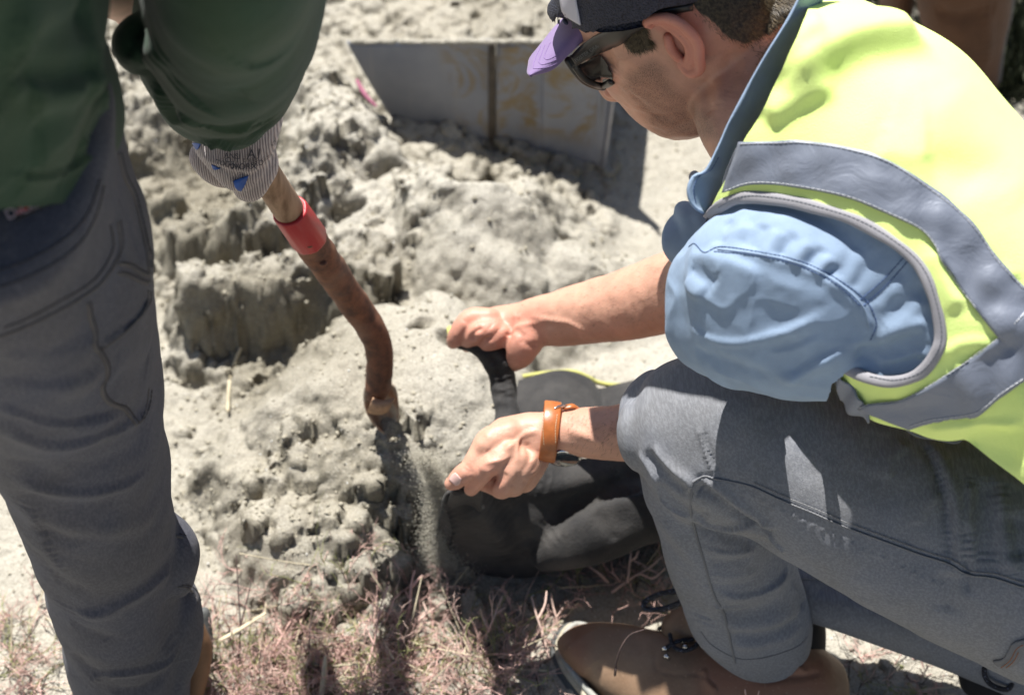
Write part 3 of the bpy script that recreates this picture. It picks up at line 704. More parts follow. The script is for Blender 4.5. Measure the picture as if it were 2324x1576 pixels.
for i in range(40):
    for j in range(30):
        s = j/29; q = A[i]+(B[i]-A[i])*s; bow = math.sin(math.pi*s)
        tip = math.sqrt(max(0, 1-(i/39)**2))
        e = (i/39)**6*bow*9; q = q+np.array([-.8, .55])*e
        R[i, j] = P(q[0], q[1], 1.815-.055*s-.022*bow+.02*(i/39))
brim = sheet(R, .0035); obj('brim', brim, M_PURP, CAP); brt = bvh(*brim)
M_PTH = plain('purple_thread', (.24, .16, .34), .8)
for f in (.14, .32, .5):
    a0, b0 = A[int(39*(1-f*.6))], B[int(39*(1-f*.6))]
    pl = []
    for t in np.linspace(0, 1, 14):
        ii = int(round(6+(33-f*24)*math.sin(math.pi*min(1, .12+t*.76))**.55)); ss = f*.5+(1-f)*t
        ii = min(39, max(0, ii)); pl.append(tuple(A[ii]+(B[ii]-A[ii])*ss))
    ds = dashes(brt, pl, .00045, .0022, .0012, .0002)
    if ds: obj('stitching', ds, M_PTH, CAP)

# ---------------- sunglasses
M_BLK = plain('black_plastic', (.012, .011, .010), .38, spec=.5, var=.05)
M_LENS = plain('dark_lens', (.006, .005, .006), .12, spec=.22, var=0, bump=0)
SG = bpy.data.objects.new('sunglasses', None); COL.objects.link(SG); SG.parent = KP; SG.location = tuple(P(1330, 120, 1.76)-np.array(KP.location))
def slab(poly_d, th, name, mat, n=24):
    """two traced borders with their own distances -> solid strip"""
    A_, B_ = poly_d; A3 = catmull([P(*K4(x, y), d) for x, y, d in A_], 8); B3 = catmull([P(*K4(x, y), d) for x, y, d in B_], 8)
    ii = np.linspace(0, len(A3)-1, n).astype(int); jj = np.linspace(0, len(B3)-1, n).astype(int)
    R = np.stack([A3[ii]+(B3[jj]-A3[ii])*t for t in (0, .33, .66, 1)], 1)
    return obj(name, sheet(R, th), mat, SG)
def tdep(x, y, d): 
    p, _ = hit(btree, *K4(x, y)); return d if p is None else min(d, UVp(p)[2]-.0065)
slab(([(x, y, tdep(x, y, d)) for x, y, d in [(500, 412, 1.772), (590, 322, 1.757), (700, 262, 1.745), (850, 185, 1.728), (1000, 145, 1.71), (1180, 75, 1.69), (1400, 30, 1.675)]], [(x, y, tdep(x, y, d)) for x, y, d in [(545, 482, 1.772), (630, 425, 1.757), (760, 375, 1.745), (880, 322, 1.728), (960, 255, 1.712), (1060, 200, 1.70), (1260, 110, 1.685), (1400, 78, 1.675)]]), .004, 'temple', M_BLK, 40)
slab(([(486, 425, 1.776), (500, 405, 1.774), (520, 395, 1.774)], [(530, 500, 1.776), (560, 480, 1.774), (590, 455, 1.774)]), .008, 'hinge', M_BLK, 10)
fr = [(545, 485, 1.778), (600, 560, 1.79), (670, 605, 1.80), (740, 622, 1.812), (800, 595, 1.83), (806, 545, 1.84), (770, 470, 1.832), (720, 400, 1.80)]
def fdep(x, y, d):
    p, _ = hit(btree, *K4(x, y)); return d if p is None else min(d, UVp(p)[2]-.004)
F3 = catmull([P(*K4(x, y), fdep(x, y, d)) for x, y, d in fr], 6)
obj('frame', tube3(F3[:25], [.0032]*25, 12, 1, flat=1.3), M_BLK, SG)
lc = F3.mean(0)-FW*.0015; obj('lens', (np.vstack([F3-FW*.001, lc[None], F3+FW*.002]), [(i, (i+1) % len(F3), len(F3)) for i in range(len(F3))]), M_LENS, SG)
fr2 = [(488, 440, 1.786), (540, 515, 1.79), (600, 582, 1.802), (680, 620, 1.812), (740, 632, 1.82)]
F4 = catmull([P(*K4(x, y), d) for x, y, d in fr2], 6); obj('frame', tube3(F4, [.0042]*len(F4), 12, 1), M_BLK, SG)
# maker's name on the temple, small raised grey letters
M_GREY = plain('grey_print', (.12, .12, .115), .5)
def text3(txt, o, xdir, ydir, size, mat, name, parent, depth=.0003):
    cu = bpy.data.curves.new('t', 'FONT'); cu.body = txt; cu.size = 1; cu.extrude = .0; cu.align_x = 'CENTER'; cu.align_y = 'CENTER'
    ob = bpy.data.objects.new('t', cu); COL.objects.link(ob); dg = bpy.context.evaluated_depsgraph_get(); me = bpy.data.meshes.new_from_object(ob.evaluated_get(dg))
    V = np.array([v.co[:] for v in me.vertices]); F = [tuple(p.vertices) for p in me.polygons]; bpy.data.objects.remove(ob); bpy.data.meshes.remove(me)
    xd, yd = nrm(xdir), nrm(ydir); return obj(name, (np.array(o)+(V[:, :1]*xd+V[:, 1:2]*yd)*size, F), mat, parent, smooth=False)
tp, tq = P(*K4(600, 402), tdep(600, 402, 1.756)), P(*K4(696, 338), tdep(696, 338, 1.747)); xd = tq-tp; yd = P(*K4(620, 340), 1.750)-P(*K4(648, 400), 1.752)
nn = nrm(np.cross(xd, yd)); nn = nn if np.dot(nn, FW) < 0 else -nn
text3('FOSTER GRANT', (tp+tq)/2+nn*.003, xd, yd-nrm(xd)*np.dot(yd, nrm(xd)), .0052, M_GREY, 'lettering', SG)

# ================================================================== VEST, SHIRT, JEANS, BOOT of the kneeling person
K8 = lambda x, y: (1181.25+x*.4913, 962.5+y*.4913)
K5 = lambda x, y: (1618.75+x*.3332, y*.3332)
K10 = lambda x, y: (1793.75+x*.3893, 962.5+y*.3893)
M_VEST = NT('hi_vis_yellow'); M_VEST.bump(M_VEST.noise(900, 2), .0007, .8); M_VEST.bump(M_VEST.noise(18, 3), .002, .5)
M_VEST.set(Base_Color=M_VEST.mix(M_VEST.noise(9, 2), (.78, .97, .27), (.86, .99, .36)), Roughness=.8, Sheen_Weight=.1, Specular_IOR_Level=.2); M_VEST = M_VEST.m
M_TAPE = NT('grey_reflective_tape'); fl = M_TAPE.noise(900, 2); M_TAPE.bump(M_TAPE.noise(30, 4, .6, dist=1.2), .003, .6)
M_TAPE.set(Base_Color=M_TAPE.mix(M_TAPE.ramp(fl, [(.6, 0.), (.75, .4)]), (.19, .21, .26), (.34, .36, .42)), Roughness=.48, Metallic=.15, Specular_IOR_Level=.5); M_TAPE = M_TAPE.m
M_PIPE = cloth('grey_piping', (.33, .32, .34), .1, 1800)
M_PIPED = cloth('dark_grey_piping', (.10, .11, .13), .1, 1800)
M_CHAMB = cloth('blue_chambray', (.26, .345, .47), .10, 1500, .0005, sheen=.1, lowscale=30)
M_BTH = plain('blue_thread', (.05, .09, .2), .8)
M_GTH = plain('grey_thread', (.42, .43, .45), .8)
VEST = bpy.data.objects.new('vest', None); COL.objects.link(VEST); VEST.parent = KP; VEST.location = tuple(P(2100, 500, 1.6)-np.array(KP.location))

vbody = loft([(1840, -40, 1.69, 1606, 480, 1.725, .10), (1935, -8, 1.665, 1700, 640, 1.715, .128), (2060, 40, 1.645, 1800, 800, 1.72, .148), (2200, 122, 1.62, 1888, 905, 1.735, .158), (2330, 285, 1.61, 1960, 985, 1.745, .162),
              (2480, 480, 1.61, 2080, 1040, 1.75, .160), (2600, 760, 1.62, 2210, 1080, 1.75, .155), (2680, 1000, 1.65, 2400, 1180, 1.75, .13)], n=72, per=8, e=2.15)
Vv, Fv = remesh([vbody], .0031, 6)
S = [('f', [K5(1520, 310), K5(1300, 285), K5(1120, 290), K5(960, 320), K5(800, 390), K5(640, 500), K5(470, 640)], .050, .026), 
     ('f', [K5(780, 290), K5(660, 330), K5(520, 440), K5(350, 650)], .028, .009), ('f', [K5(860, 590), K5(680, 640), K5(500, 730), K5(350, 830)], .032, .011), ('f', [K5(1500, 1040), K5(1300, 1030), K5(1100, 990)], .05, .006),
     ('r', [K5(260, 780), K5(360, 560), K5(520, 360)], .010, .005),
     ('c', [(1990, 250), (2120, 320), (2230, 440)], .03, .003), ('r', [(2100, 200), (2230, 330), (2320, 480)], .04, .004), ('c', [(2100, 380), (2220, 400), (2320, 390)], .02, .004),
     ('f', [(2125, 545), (2150, 640), (2190, 700)], .014, .006), ('c', [(2160, 560), (2220, 640), (2260, 720)], .012, .005), ('r', [(2240, 600), (2270, 700), (2290, 780)], .014, .005), ('c', [(2290, 620), (2310, 720)], .01, .004),
     ('f', [(2120, 800), (2200, 770), (2280, 780)], .012, .004), ('c', [(2120, 840), (2220, 800), (2330, 790)], .014, .003), ('c', [(1960, 920), (2060, 930), (2150, 900)], .008, .003), ('r', [(1990, 880), (2090, 860), (2180, 800)], .02, .003),
     ('r', [(2170, 900), (2250, 880), (2330, 850)], .03, .004), ('f', [(2080, 975), (2180, 960), (2330, 960)], .010, .006), ('c', [(2180, 1000), (2260, 1020), (2330, 1040)], .016, .006), ('c', [(2200, 975), (2330, 985)], .008, .004)]
Vv = lap(sculpt(Vv, Fv, S), Fv, 3, .6)
Vv = disp(Vv, Fv, lambda X: noise(X*np.array([9, 9, 9]), 71)*.004+noise(X*24, 72)*.0016)
vt_full = bvh(Vv, Fv)
armhole = [(1600, 505), (1625, 472), (1664, 450), (1707, 444), (1780, 452), (1850, 468), (1950, 500), (2040, 556), (2095, 610), (2122, 680), (2137, 755), (2128, 800), (2090, 848), (2030, 868), (1970, 858), (1915, 832), (1900, 870), (1560, 860), (1540, 500)]
hem = [(1905, 836), (1908, 880), (1935, 925), (1985, 955), (2063, 972), (2110, 992), (2175, 1000), (2182, 978), (2230, 1020), (2270, 1052), (2330, 1095), (2600, 1400), (1700, 1300), (1800, 900)]
frontcut = [(1872, -80), (1846, 0), (1806, 100), (1783, 152), (1750, 216), (1724, 270), (1692, 318), (1652, 400), (1626, 448), (1606, 490), (1500, 560), (1300, 300), (1600, -80)]
Vw, Fw = cut_front(Vv, Fv, armhole); Vw, Fw = cut_front(Vw, Fw, hem, True); Vw, Fw = cut_front(Vw, Fw, frontcut, True)
obj('vest_cloth', (Vw, Fw), M_VEST, VEST)
# reflective tape
tA = [(1680, 322), (1757, 320), (1819, 319), (1919, 333), (2019, 364), (2118, 430), (2185, 484), (2225, 530), (2262, 585), (2323, 650), (2420, 750)]
tB = [(1645, 436), (1702, 418), (1785, 421), (1919, 447), (2019, 487), (2090, 522), (2122, 560), (2135, 590), (2163, 634), (2216, 705), (2300, 800)]
tape = patch(vt_full, tA, tB, 90, 16, .0035, .0018, lift=lambda s, t: .0012*math.sin(s*33+t*3)*math.sin(t*math.pi)+.0009*math.sin(s*61-t*5)); obj('reflective_tape', tape, M_TAPE, VEST)
t1 = bvh(*tape)
uA = [(1950, 921), (1985, 908), (2038, 905), (2085, 884), (2132, 856), (2198, 812), (2267, 761), (2330, 700), (2420, 640)]; uB = [(2065, 969), (2110, 955), (2150, 950), (2207, 941), (2240, 922), (2269, 897), (2323, 861), (2400, 820)]
tape2 = patch(vt_full, uA, uB, 70, 14, .0045, .0018, lift=lambda s, t: .0009*math.sin(s*25+t*4)); obj('reflective_tape', tape2, M_TAPE, VEST); t2 = bvh(*tape2)
uC = [(1906, 836), (1922, 862), (1945, 885), (1962, 905)]; uD = [(1908, 905), (1930, 925), (1950, 940), (1975, 952)]
obj('reflective_tape', patch(vt_full, uC, uD, 20, 8, .0035, .0018, lift=lambda s, t: .003*math.sin(s*9+t*4)), M_TAPE, VEST)
for tr_, ln in ((t1, [(a, b+4) for a, b in tA[:-1]]), (t1, [(a, b-4) for a, b in tB[:-1]]), (t2, [(a, b+4) for a, b in uA[:-1]]), (t2, [(a, b-4) for a, b in uB[:-1]])):
    ds = dashes(tr_, ln, .0005, .0032, .0016, .0003)
    if ds: obj('stitching', ds, M_GTH, VEST)
# piping round the armhole, hem and front edge
ah = [(1606, 497), (1628, 473), (1664, 453), (1707, 446), (1780, 454), (1850, 470), (1950, 503), (2040, 558), (2092, 610), (2120, 680), (2134, 755), (2125, 798), (2088, 845), (2030, 864), (1972, 856), (1918, 832)]
pa = catmull(np.array([vt_full and hit(vt_full, u, v, .001)[0] for u, v in densify(ah, 14)]), 2)
for _ in range(3): pa[1:-1] = .5*pa[1:-1]+.25*(pa[2:]+pa[:-2])
wob = 1+.12*noise(np.c_[np.arange(len(pa))*.12, np.zeros((len(pa), 2))], 5)
def band(path, w, th, tree=None):
    """flat folded binding following a path, width across the view"""
    T = nrm(np.gradient(path, axis=0)); view = nrm(path-C0); s = nrm(np.cross(T, view)); R = []
    for i in range(len(path)):
        row = []
        for t in np.linspace(0, 2*math.pi, 12, endpoint=False): row.append(path[i]+s[i]*w*math.cos(t)*(wob[i % len(wob)])-view[i]*th*math.sin(t))
        R.append(row)
    return rings_to_mesh(np.array(R))
pipe = band(pa, .0052, .0028); obj('piping', pipe, M_PIPE, VEST); pt = bvh(*pipe)
ds = dashes(pt, [(u+2, v-3) for u, v in ah[1:-1]], .0004, .0026, .0015, .0002)
if ds: obj('stitching', ds, M_PIPED, VEST)
obj('hem_piping', tube3([P(2060, 972, 1.60), P(2085, 986, 1.60), P(2130, 993, 1.598), P(2165, 1000, 1.60), P(2178, 993, 1.60), P(2172, 980, 1.60), P(2148, 972, 1.60)], [.0024]*7, 10, 5), M_PIPED, VEST)
fp = catmull([P(1683, 322, 1.622), P(1668, 350, 1.625), P(1648, 400, 1.635), P(1640, 436, 1.64), P(1622, 468, 1.65), P(1604, 505, 1.66)], 6)
obj('front_zip_edge', band(fp, .0022, .0015), M_PIPED, VEST)

# ---------------- shirt: collar, sleeve of the near arm, rolled cuff of the far arm
SH = bpy.data.objects.new('shirt', None); COL.objects.link(SH); SH.parent = KP; SH.location = tuple(P(1800, 600, 1.65)-np.array(KP.location))
sl1 = loft([(2190, 520, 1.60, 2130, 850, 1.70, .05), (2110, 520, 1.585, 2080, 878, 1.68, .062), (1980, 470, 1.585, 2010, 884, 1.67, .072), (1860, 440, 1.59, 1900, 882, 1.67, .078), (1760, 440, 1.605, 1810, 882, 1.68, .078), (1680, 458, 1.63, 1735, 868, 1.69, .073),
            (1634, 492, 1.655, 1676, 846, 1.705, .066), (1604, 522, 1.675, 1628, 828, 1.715, .060), (1590, 556, 1.69, 1600, 808, 1.72, .053)], n=56, per=8, e=2.5, cap=(.3, .18))
inner = loft([(1836, -30, 1.695, 1612, 474, 1.73, .098), (1935, 0, 1.67, 1704, 632, 1.72, .125), (2060, 50, 1.65, 1802, 790, 1.725, .145), (2200, 132, 1.625, 1888, 895, 1.74, .155), (2330, 297, 1.615, 1962, 975, 1.75, .159), (2460, 470, 1.615, 2080, 1030, 1.755, .157)], n=64, per=8, e=2.15)
Vs_, Fs_ = remesh([sl1, inner], .0022, 12, .65)
dil = [(1440, 600), (1500, 440), (1590, 470), (1616, 458), (1664, 436), (1707, 430), (1780, 438), (1855, 452), (1960, 486), (2052, 545), (2108, 600), (2136, 675), (2152, 755), (2140, 808), (2098, 862), (2030, 876), (1975, 866), (1925, 846), (1893, 872), (1860, 960), (1560, 960), (1440, 850)]
def keep_in(V, F, poly):
    uv = UVp(V); N = vnorm(V, F); ok = inpoly(uv[:, 0], uv[:, 1], poly) & (((N*nrm(V-C0)).sum(1) < .3) | (uv[:, 0] < 1760))
    F = F[ok[F].all(1)]; used = np.unique(F); mp = -np.ones(len(V), int); mp[used] = np.arange(len(used)); return V[used], mp[F]
Vs_, Fs_ = keep_in(Vs_, Fs_, dil)
S = [('f', [K6(330, 470), K6(500, 495), K6(700, 545), K6(860, 620), K6(1000, 720), K6(1085, 830), K6(1090, 900), K6(1010, 1010)], .007, .0030),
     ('f', [K6(180, 860), K6(260, 930), K6(400, 955), K6(560, 930), K6(720, 870), K6(900, 770)], .010, .0045), ('c', [K6(200, 900), K6(300, 965), K6(430, 985), K6(600, 950)], .006, .003),
     ('r', [K6(160, 640), K6(190, 690), K6(250, 720)], .006, .004), ('c', [K6(170, 560), K6(240, 600), K6(320, 680)], .012, .005), ('f', [K6(150, 520), K6(280, 520), K6(420, 560), K6(560, 620)], .016, .004),
     ('c', [K6(380, 320), K6(340, 400), K6(320, 470)], .008, .0035), ('c', [K6(560, 350), K6(520, 420), K6(480, 500)], .008, .004), ('r', [K6(640, 380), K6(600, 450), K6(560, 520)], .008, .004), ('c', [K6(720, 400), K6(660, 470), K6(620, 540)], .006, .004),
     ('r', [K6(800, 440), K6(740, 500), K6(700, 560)], .006, .004), ('c', [K6(860, 470), K6(800, 530), K6(760, 590)], .005, .0035), ('r', [K6(900, 520), K6(850, 570), K6(820, 610)], .004, .003), ('c', [K6(930, 560), K6(890, 610), K6(870, 640)], .004, .003),
     ('c', [K6(1400, 880), K6(1250, 960), K6(1100, 1000), K6(1010, 1000)], .006, .005), ('r', [K6(1400, 840), K6(1250, 910), K6(1120, 960)], .007, .003), ('c', [K6(1410, 960), K6(1250, 1020), K6(1100, 1050), K6(1010, 1030)], .006, .005), ('c', [K6(1380, 1020), K6(1220, 1080), K6(1060, 1080)], .005, .004), ('r', [K6(1390, 990), K6(1230, 1050), K6(1080, 1065)], .005, .003),
     ('c', [K6(1390, 640), K6(1250, 760), K6(1130, 870)], .007, .003), ('c', [K6(1300, 560), K6(1160, 690), K6(1060, 780)], .005, .002), ('r', [K6(1400, 740), K6(1280, 830), K6(1150, 920)], .007, .002),
     ('f', [K6(600, 1130), K6(720, 1120), K6(860, 1050), K6(1000, 960)], .012, .004), ('c', [K6(180, 980), K6(300, 1030), K6(440, 1080), K6(600, 1130)], .008, .003), ('f', [K6(640, 1160), K6(760, 1080), K6(900, 1010)], .008, .003)]
S += [('f', [K6(170, 600), K6(210, 650), K6(270, 690)], .007, .003), ('f', [K6(560, 1010), K6(700, 990), K6(850, 910)], .008, .002), ('c', [K6(500, 300), K6(470, 400), K6(420, 470)], .006, .003), ('c', [K6(1050, 420), K6(960, 560), K6(930, 640)], .006, .002), ('c', [K6(1150, 470), K6(1050, 620), K6(1010, 690)], .005, .002)]
Vs_ = lap(sculpt(Vs_, Fs_, S), Fs_, 2, .5); Vs_ = disp(Vs_, Fs_, lambda X: noise(X*np.array([22, 30, 30]), 81)*.0022+(1-2*np.abs(noise(X*np.array([26, 44, 44])+3, 83)))*.0011+noise(X*90, 82)*.0004)
obj('sleeve', (Vs_, Fs_), M_CHAMB, SH); st = bvh(Vs_, Fs_)
for ln in ([K6(170, 470), K6(200, 455), K6(250, 500), K6(330, 470), K6(500, 492), K6(700, 532), K6(860, 596), K6(1010, 690), K6(1085, 760), K6(1120, 830), K6(1125, 880), K6(1095, 950)], [K6(300, 495), K6(500, 512), K6(700, 556), K6(870, 630), K6(980, 710), K6(1050, 780)], [K6(1045, 740), K6(1160, 640), K6(1280, 510)], [K6(1062, 770), K6(1180, 665), K6(1290, 540)]):
    ds = dashes(st, ln, .0005, .0026, .0014, .0003)
    if ds: obj('stitching', ds, M_BTH, SH)
# seam welt
obj('shoulder_seam', line_tube(st, [K6(320, 482), K6(500, 503), K6(700, 545), K6(860, 612), K6(1000, 710), K6(1072, 800), K6(1090, 880)], .0013, -.0002, 6, 8), M_CHAMB, SH)
# far arm rolled cuff
cuffs = [loft([(1545, 475, 1.93, 1556, 600, 1.94, .05), (1580, 462, 1.92, 1600, 640, 1.93, .055), (1640, 470, 1.9, 1660, 700, 1.92, .06)], n=28, cap=(.3, .3)), tube([(1552, 478, 1.90, .012), (1565, 492, 1.885, .013), (1572, 520, 1.88, .012), (1560, 560, 1.885, .010), (1556, 600, 1.89, .008)]), tube([(1570, 478, 1.885, .010), (1590, 490, 1.875, .012), (1600, 520, 1.87, .010)])]
obj('rolled_cuff', remesh(cuffs, .0028, 4), M_CHAMB, SH)
# shirt chest seen in the neck opening
chest = loft([(1790, 300, 1.78, 1625, 430, 1.80, .04), (1800, 380, 1.76, 1610, 520, 1.78, .05), (1850, 450, 1.75, 1640, 620, 1.76, .06)], n=30)
Vc2, Fc2 = remesh([chest], .0034, 4); obj('shirt_front', (Vc2, Fc2), M_CHAMB, SH)
# collar: outer leaf from the nape down to its point
cA = [(1846, -60), (1815, -6), (1776, 65), (1733, 135), (1692, 205), (1656, 275), (1632, 330), (1600, 388), (1572, 400), (1560, 428), (1566, 456), (1580, 470), (1596, 478)]
cB = [(1900, -60), (1868, 0), (1838, 60), (1812, 110), (1778, 180), (1746, 242), (1716, 296), (1698, 328), (1678, 368), (1660, 402), (1642, 434), (1622, 464), (1602, 486)]
dA = np.interp(np.linspace(0, 1, 60), [0, .15, .5, .8, 1], [1.625, 1.645, 1.69, 1.70, 1.68]); 
a_, b_ = rs(cA, 60), rs(cB, 60); R = np.zeros((60, 14, 3))
for i in range(60):
    for j in range(14):
        s = j/13; q = a_[i]+(b_[i]-a_[i])*s; t = i/59
        R[i, j] = P(q[0], q[1], np.interp(t, [0, .2, .5, .8, 1], [1.585, 1.60, 1.625, 1.645, 1.655])-.012+.022*s-.003*math.sin(math.pi*s)+.0015*math.sin(t*19+s*2))
collar = sheet(R, .0025); obj('collar', collar, M_CHAMB, SH); clt = bvh(*collar)
for ln in ([tuple(a_[i]*.13+b_[i]*.87) for i in range(4, 57, 6)], [tuple(a_[i]*.86+b_[i]*.14+np.array([2, -2])) for i in range(44, 59, 3)]):
    ds = dashes(clt, ln, .00045, .0022, .0013, .0003)
    if ds: obj('stitching', ds, M_BTH, SH)
obj('button', disc(P(1576, 400, 1.70), np.array([-.5, -.3, .6]), .0055, .0025, 20), M_PIPE, SH)
obj('far_collar', sheet(np.array([[P(1604+s*22, 308+t*26+s*4, 1.86-.02*s) for t in np.linspace(0, 1, 6)] for s in np.linspace(0, 1, 6)]), .003), M_CHAMB, SH)

# ---------------- jeans
M_JEAN = cloth('grey_denim', (.185, .188, .20), .13, 1500, .0006, streak=(420, 60, 420), sheen=.12, tint=(.155, .17, .21))
M_JTH = plain('grey_denim_thread', (.20, .20, .21), .8); M_JSEAM = cloth('denim_seam', (.15, .153, .165), .2, 1500); M_RTH = plain('rust_thread', (.25, .10, .05), .8)
JE = bpy.data.objects.new('jeans', None); COL.objects.link(JE); JE.parent = KP; JE.location = tuple(P(1900, 1150, 1.85)-np.array(KP.location))
thigh = loft([(1452, 895, 1.88, 1462, 1080, 1.88, .05), (1490, 838, 1.87, 1500, 1130, 1.88, .066), (1575, 800, 1.85, 1560, 1180, 1.88, .078), (1700, 800, 1.83, 1690, 1205, 1.87, .086), (1880, 852, 1.81, 1842, 1290, 1.86, .092), (2060, 920, 1.79, 2020, 1388, 1.85, .097),
              (2250, 975, 1.78, 2200, 1478, 1.84, .105), (2450, 1010, 1.77, 2400, 1570, 1.83, .12), (2650, 1060, 1.77, 2620, 1650, 1.82, .13)], n=56, per=8, e=2.1)
shin = loft([(1440, 930, 1.885, 1700, 1010, 1.88, .062), (1434, 990, 1.89, 1740, 1120, 1.90, .066), (1450, 1075, 1.91, 1762, 1200, 1.93, .064), (1480, 1155, 1.94, 1790, 1255, 1.96, .062), (1500, 1230, 1.97, 1812, 1300, 1.985, .061),
             (1530, 1330, 2.015, 1834, 1360, 2.03, .06), (1560, 1400, 2.05, 1840, 1410, 2.06, .06), (1600, 1452, 2.08, 1834, 1448, 2.085, .058), (1650, 1492, 2.10, 1812, 1478, 2.105, .054)], n=52, per=7, cap=(.6, .15))
Vj, Fj = remesh([thigh, shin, ball(P(1510, 960, 1.895), (.052, .06, .055))], .0024, 6)
S = [('f', [K8(1170, 500), K8(1120, 460), K8(1000, 370), K8(900, 300), K8(800, 240)], .008, .006), ('c', [K8(1180, 520), K8(1100, 470), K8(980, 400), K8(880, 330), K8(790, 270)], .009, .009), ('c', [K8(1180, 545), K8(1040, 540), K8(900, 500), K8(800, 450)], .009, .006),
     ('r', [K8(600, 90), K8(640, 150), K8(700, 210), K8(780, 270), K8(790, 330)], .006, .005), ('c', [K8(570, 110), K8(620, 190), K8(690, 270), K8(780, 330)], .008, .005), ('c', [K8(600, 260), K8(680, 340), K8(780, 410), K8(880, 440)], .012, .005), ('r', [K8(800, 300), K8(900, 360), K8(1000, 410)], .008, .004),
     ('f', [K8(790, 430), K8(900, 470), K8(1040, 470), K8(1160, 440)], .010, .005), ('r', [K8(640, 420), K8(720, 540), K8(820, 650), K8(900, 780)], .014, .004),
     ('f', [K8(900, 760), K8(1000, 790), K8(1120, 770), K8(1200, 720), K8(1250, 640)], .012, .005), ('c', [K8(900, 860), K8(1020, 880), K8(1140, 860), K8(1240, 800)], .014, .006), ('r', [K8(920, 920), K8(1050, 930), K8(1180, 900), K8(1290, 820)], .012, .005), ('c', [K8(960, 960), K8(1080, 980), K8(1200, 950), K8(1300, 880)], .010, .005), ('r', [K8(960, 1010), K8(1080, 1020), K8(1220, 980), K8(1320, 900)], .008, .003),
     ('c', [K8(1250, 690), K8(1300, 780), K8(1310, 860)], .010, .006), ('c', [K8(860, 620), K8(960, 640), K8(1080, 620)], .007, .003), ('r', [K8(860, 680), K8(980, 700), K8(1120, 680)], .006, .002), ('c', [K8(850, 730), K8(980, 745), K8(1080, 735)], .005, .002),
     ('c', [K8(720, 640), K8(790, 800), K8(850, 930)], .016, .004), ('r', [K8(820, 0), K8(850, 120), K8(900, 250)], .003, .0028), ('c', [K8(840, 10), K8(870, 120), K8(915, 240)], .003, .002), ('c', [K8(800, 250), K8(850, 235), K8(900, 255)], .003, .0015),
     ('c', [K10(750, 80), K10(830, 220), K10(900, 420), K10(925, 620), K10(935, 850)], .006, .006), ('r', [K10(780, 70), K10(870, 230), K10(950, 420), K10(980, 620), K10(990, 840)], .009, .005), ('r', [K10(1050, 300), K10(1045, 600), K10(1035, 860)], .005, .0045), ('c', [K10(1015, 560), K10(1030, 860), K10(1035, 1000)], .005, .004),
     ('r', [K10(1210, 300), K10(1240, 560), K10(1300, 900)], .007, .005), ('c', [K10(1130, 300), K10(1130, 600), K10(1150, 860)], .014, .005), ('c', [K10(1300, 500), K10(1330, 800)], .01, .005),
     ('c', [K10(930, 860), K10(930, 980), K10(910, 1100)], .012, .003)]
S += [('f', [K8(540, 120), K8(590, 200), K8(640, 300)], .008, .003), ('f', [K8(620, 330), K8(700, 400), K8(790, 440)], .008, .003), ('f', [K8(830, 560), K8(960, 590), K8(1100, 580)], .007, .0025), ('f', [K8(1130, 480), K8(1170, 540), K8(1230, 590)], .006, .004), ('f', [K8(880, 830), K8(960, 850), K8(1060, 840)], .007, .003), ('f', [K8(1260, 720), K8(1290, 800), K8(1270, 900)], .007, .003), ('f', [K10(700, 100), K10(600, 200), K10(560, 330)], .012, .003), ('f', [K10(880, 400), K10(800, 480), K10(740, 600)], .010, .0025)]
S += [('f', [K8(900+i*46, 262+i*22-34-(i % 3)*6), K8(892+i*46, 262+i*22+6)], .0024, .0016) for i in range(24)]
S += [('c', [K8(800+i*14, 300+i*58), K8(850+i*13, 306+i*57)], .003, .0015) for i in range(10)]
Vj = sculpt(Vj, Fj, S); Vj = disp(Vj, Fj, lambda X: noise(X*15, 91)*.0026+noise(X*48, 92)*.0009)
obj('denim', (Vj, Fj), M_JEAN, JE); jt = bvh(Vj, Fj)
seam_side = [K8(795, 262), K8(850, 238), K8(905, 250), K8(1060, 282), K8(1200, 345), K8(1350, 405), K8(1500, 470), K8(1700, 545), K8(1850, 600), K8(1980, 642), K8(2060, 690), K8(2180, 705), K8(2290, 740), K8(2400, 770)]
obj('side_seam', line_tube(jt, seam_side, .0013, .0002, 6, 8), M_JSEAM, JE)
seam_shin = [K8(795, 262), K8(785, 400), K8(815, 520), K8(850, 640), K8(890, 780), K8(940, 870), K8(965, 980), K8(990, 1095)]
obj('inner_seam', line_tube(jt, seam_shin, .0014, .0002, 6, 8), M_JSEAM, JE)
for ln in (seam_side, [(u+9, v-8) for u, v in seam_side[3:]]):
    ds = dashes(jt, ln, .0005, .0026, .0012, .0012)
    if ds: obj('stitching', ds, M_JTH, JE)
hemp = [(1590, 1430), (1612, 1458), (1650, 1482), (1686, 1493), (1730, 1490), (1775, 1478), (1812, 1462), (1832, 1440)]
ds = dashes(jt, hemp, .0005, .0026, .0014, .0008)
if ds: obj('stitching', ds, M_JTH, JE)
bp = [K10(1180, 1368), K10(1240, 1355), K10(1270, 1310), K10(1300, 1262), K10(1380, 1240)]
bq = [K10(1210, 1395), K10(1290, 1395), K10(1330, 1370), K10(1360, 1320), K10(1420, 1290)]
obj('back_pocket_edge', patch(jt, bp, bq, 24, 6, .0025, .002), M_JSEAM, JE)
for ln in ([K10(1235, 1390), K10(1285, 1350), K10(1320, 1290), K10(1360, 1265)], [K10(1265, 1392), K10(1305, 1355), K10(1335, 1305)]):
    ds = dashes(jt, ln, .0005, .003, .0014, .0045)
    if ds: obj('stitching', ds, M_RTH, JE)
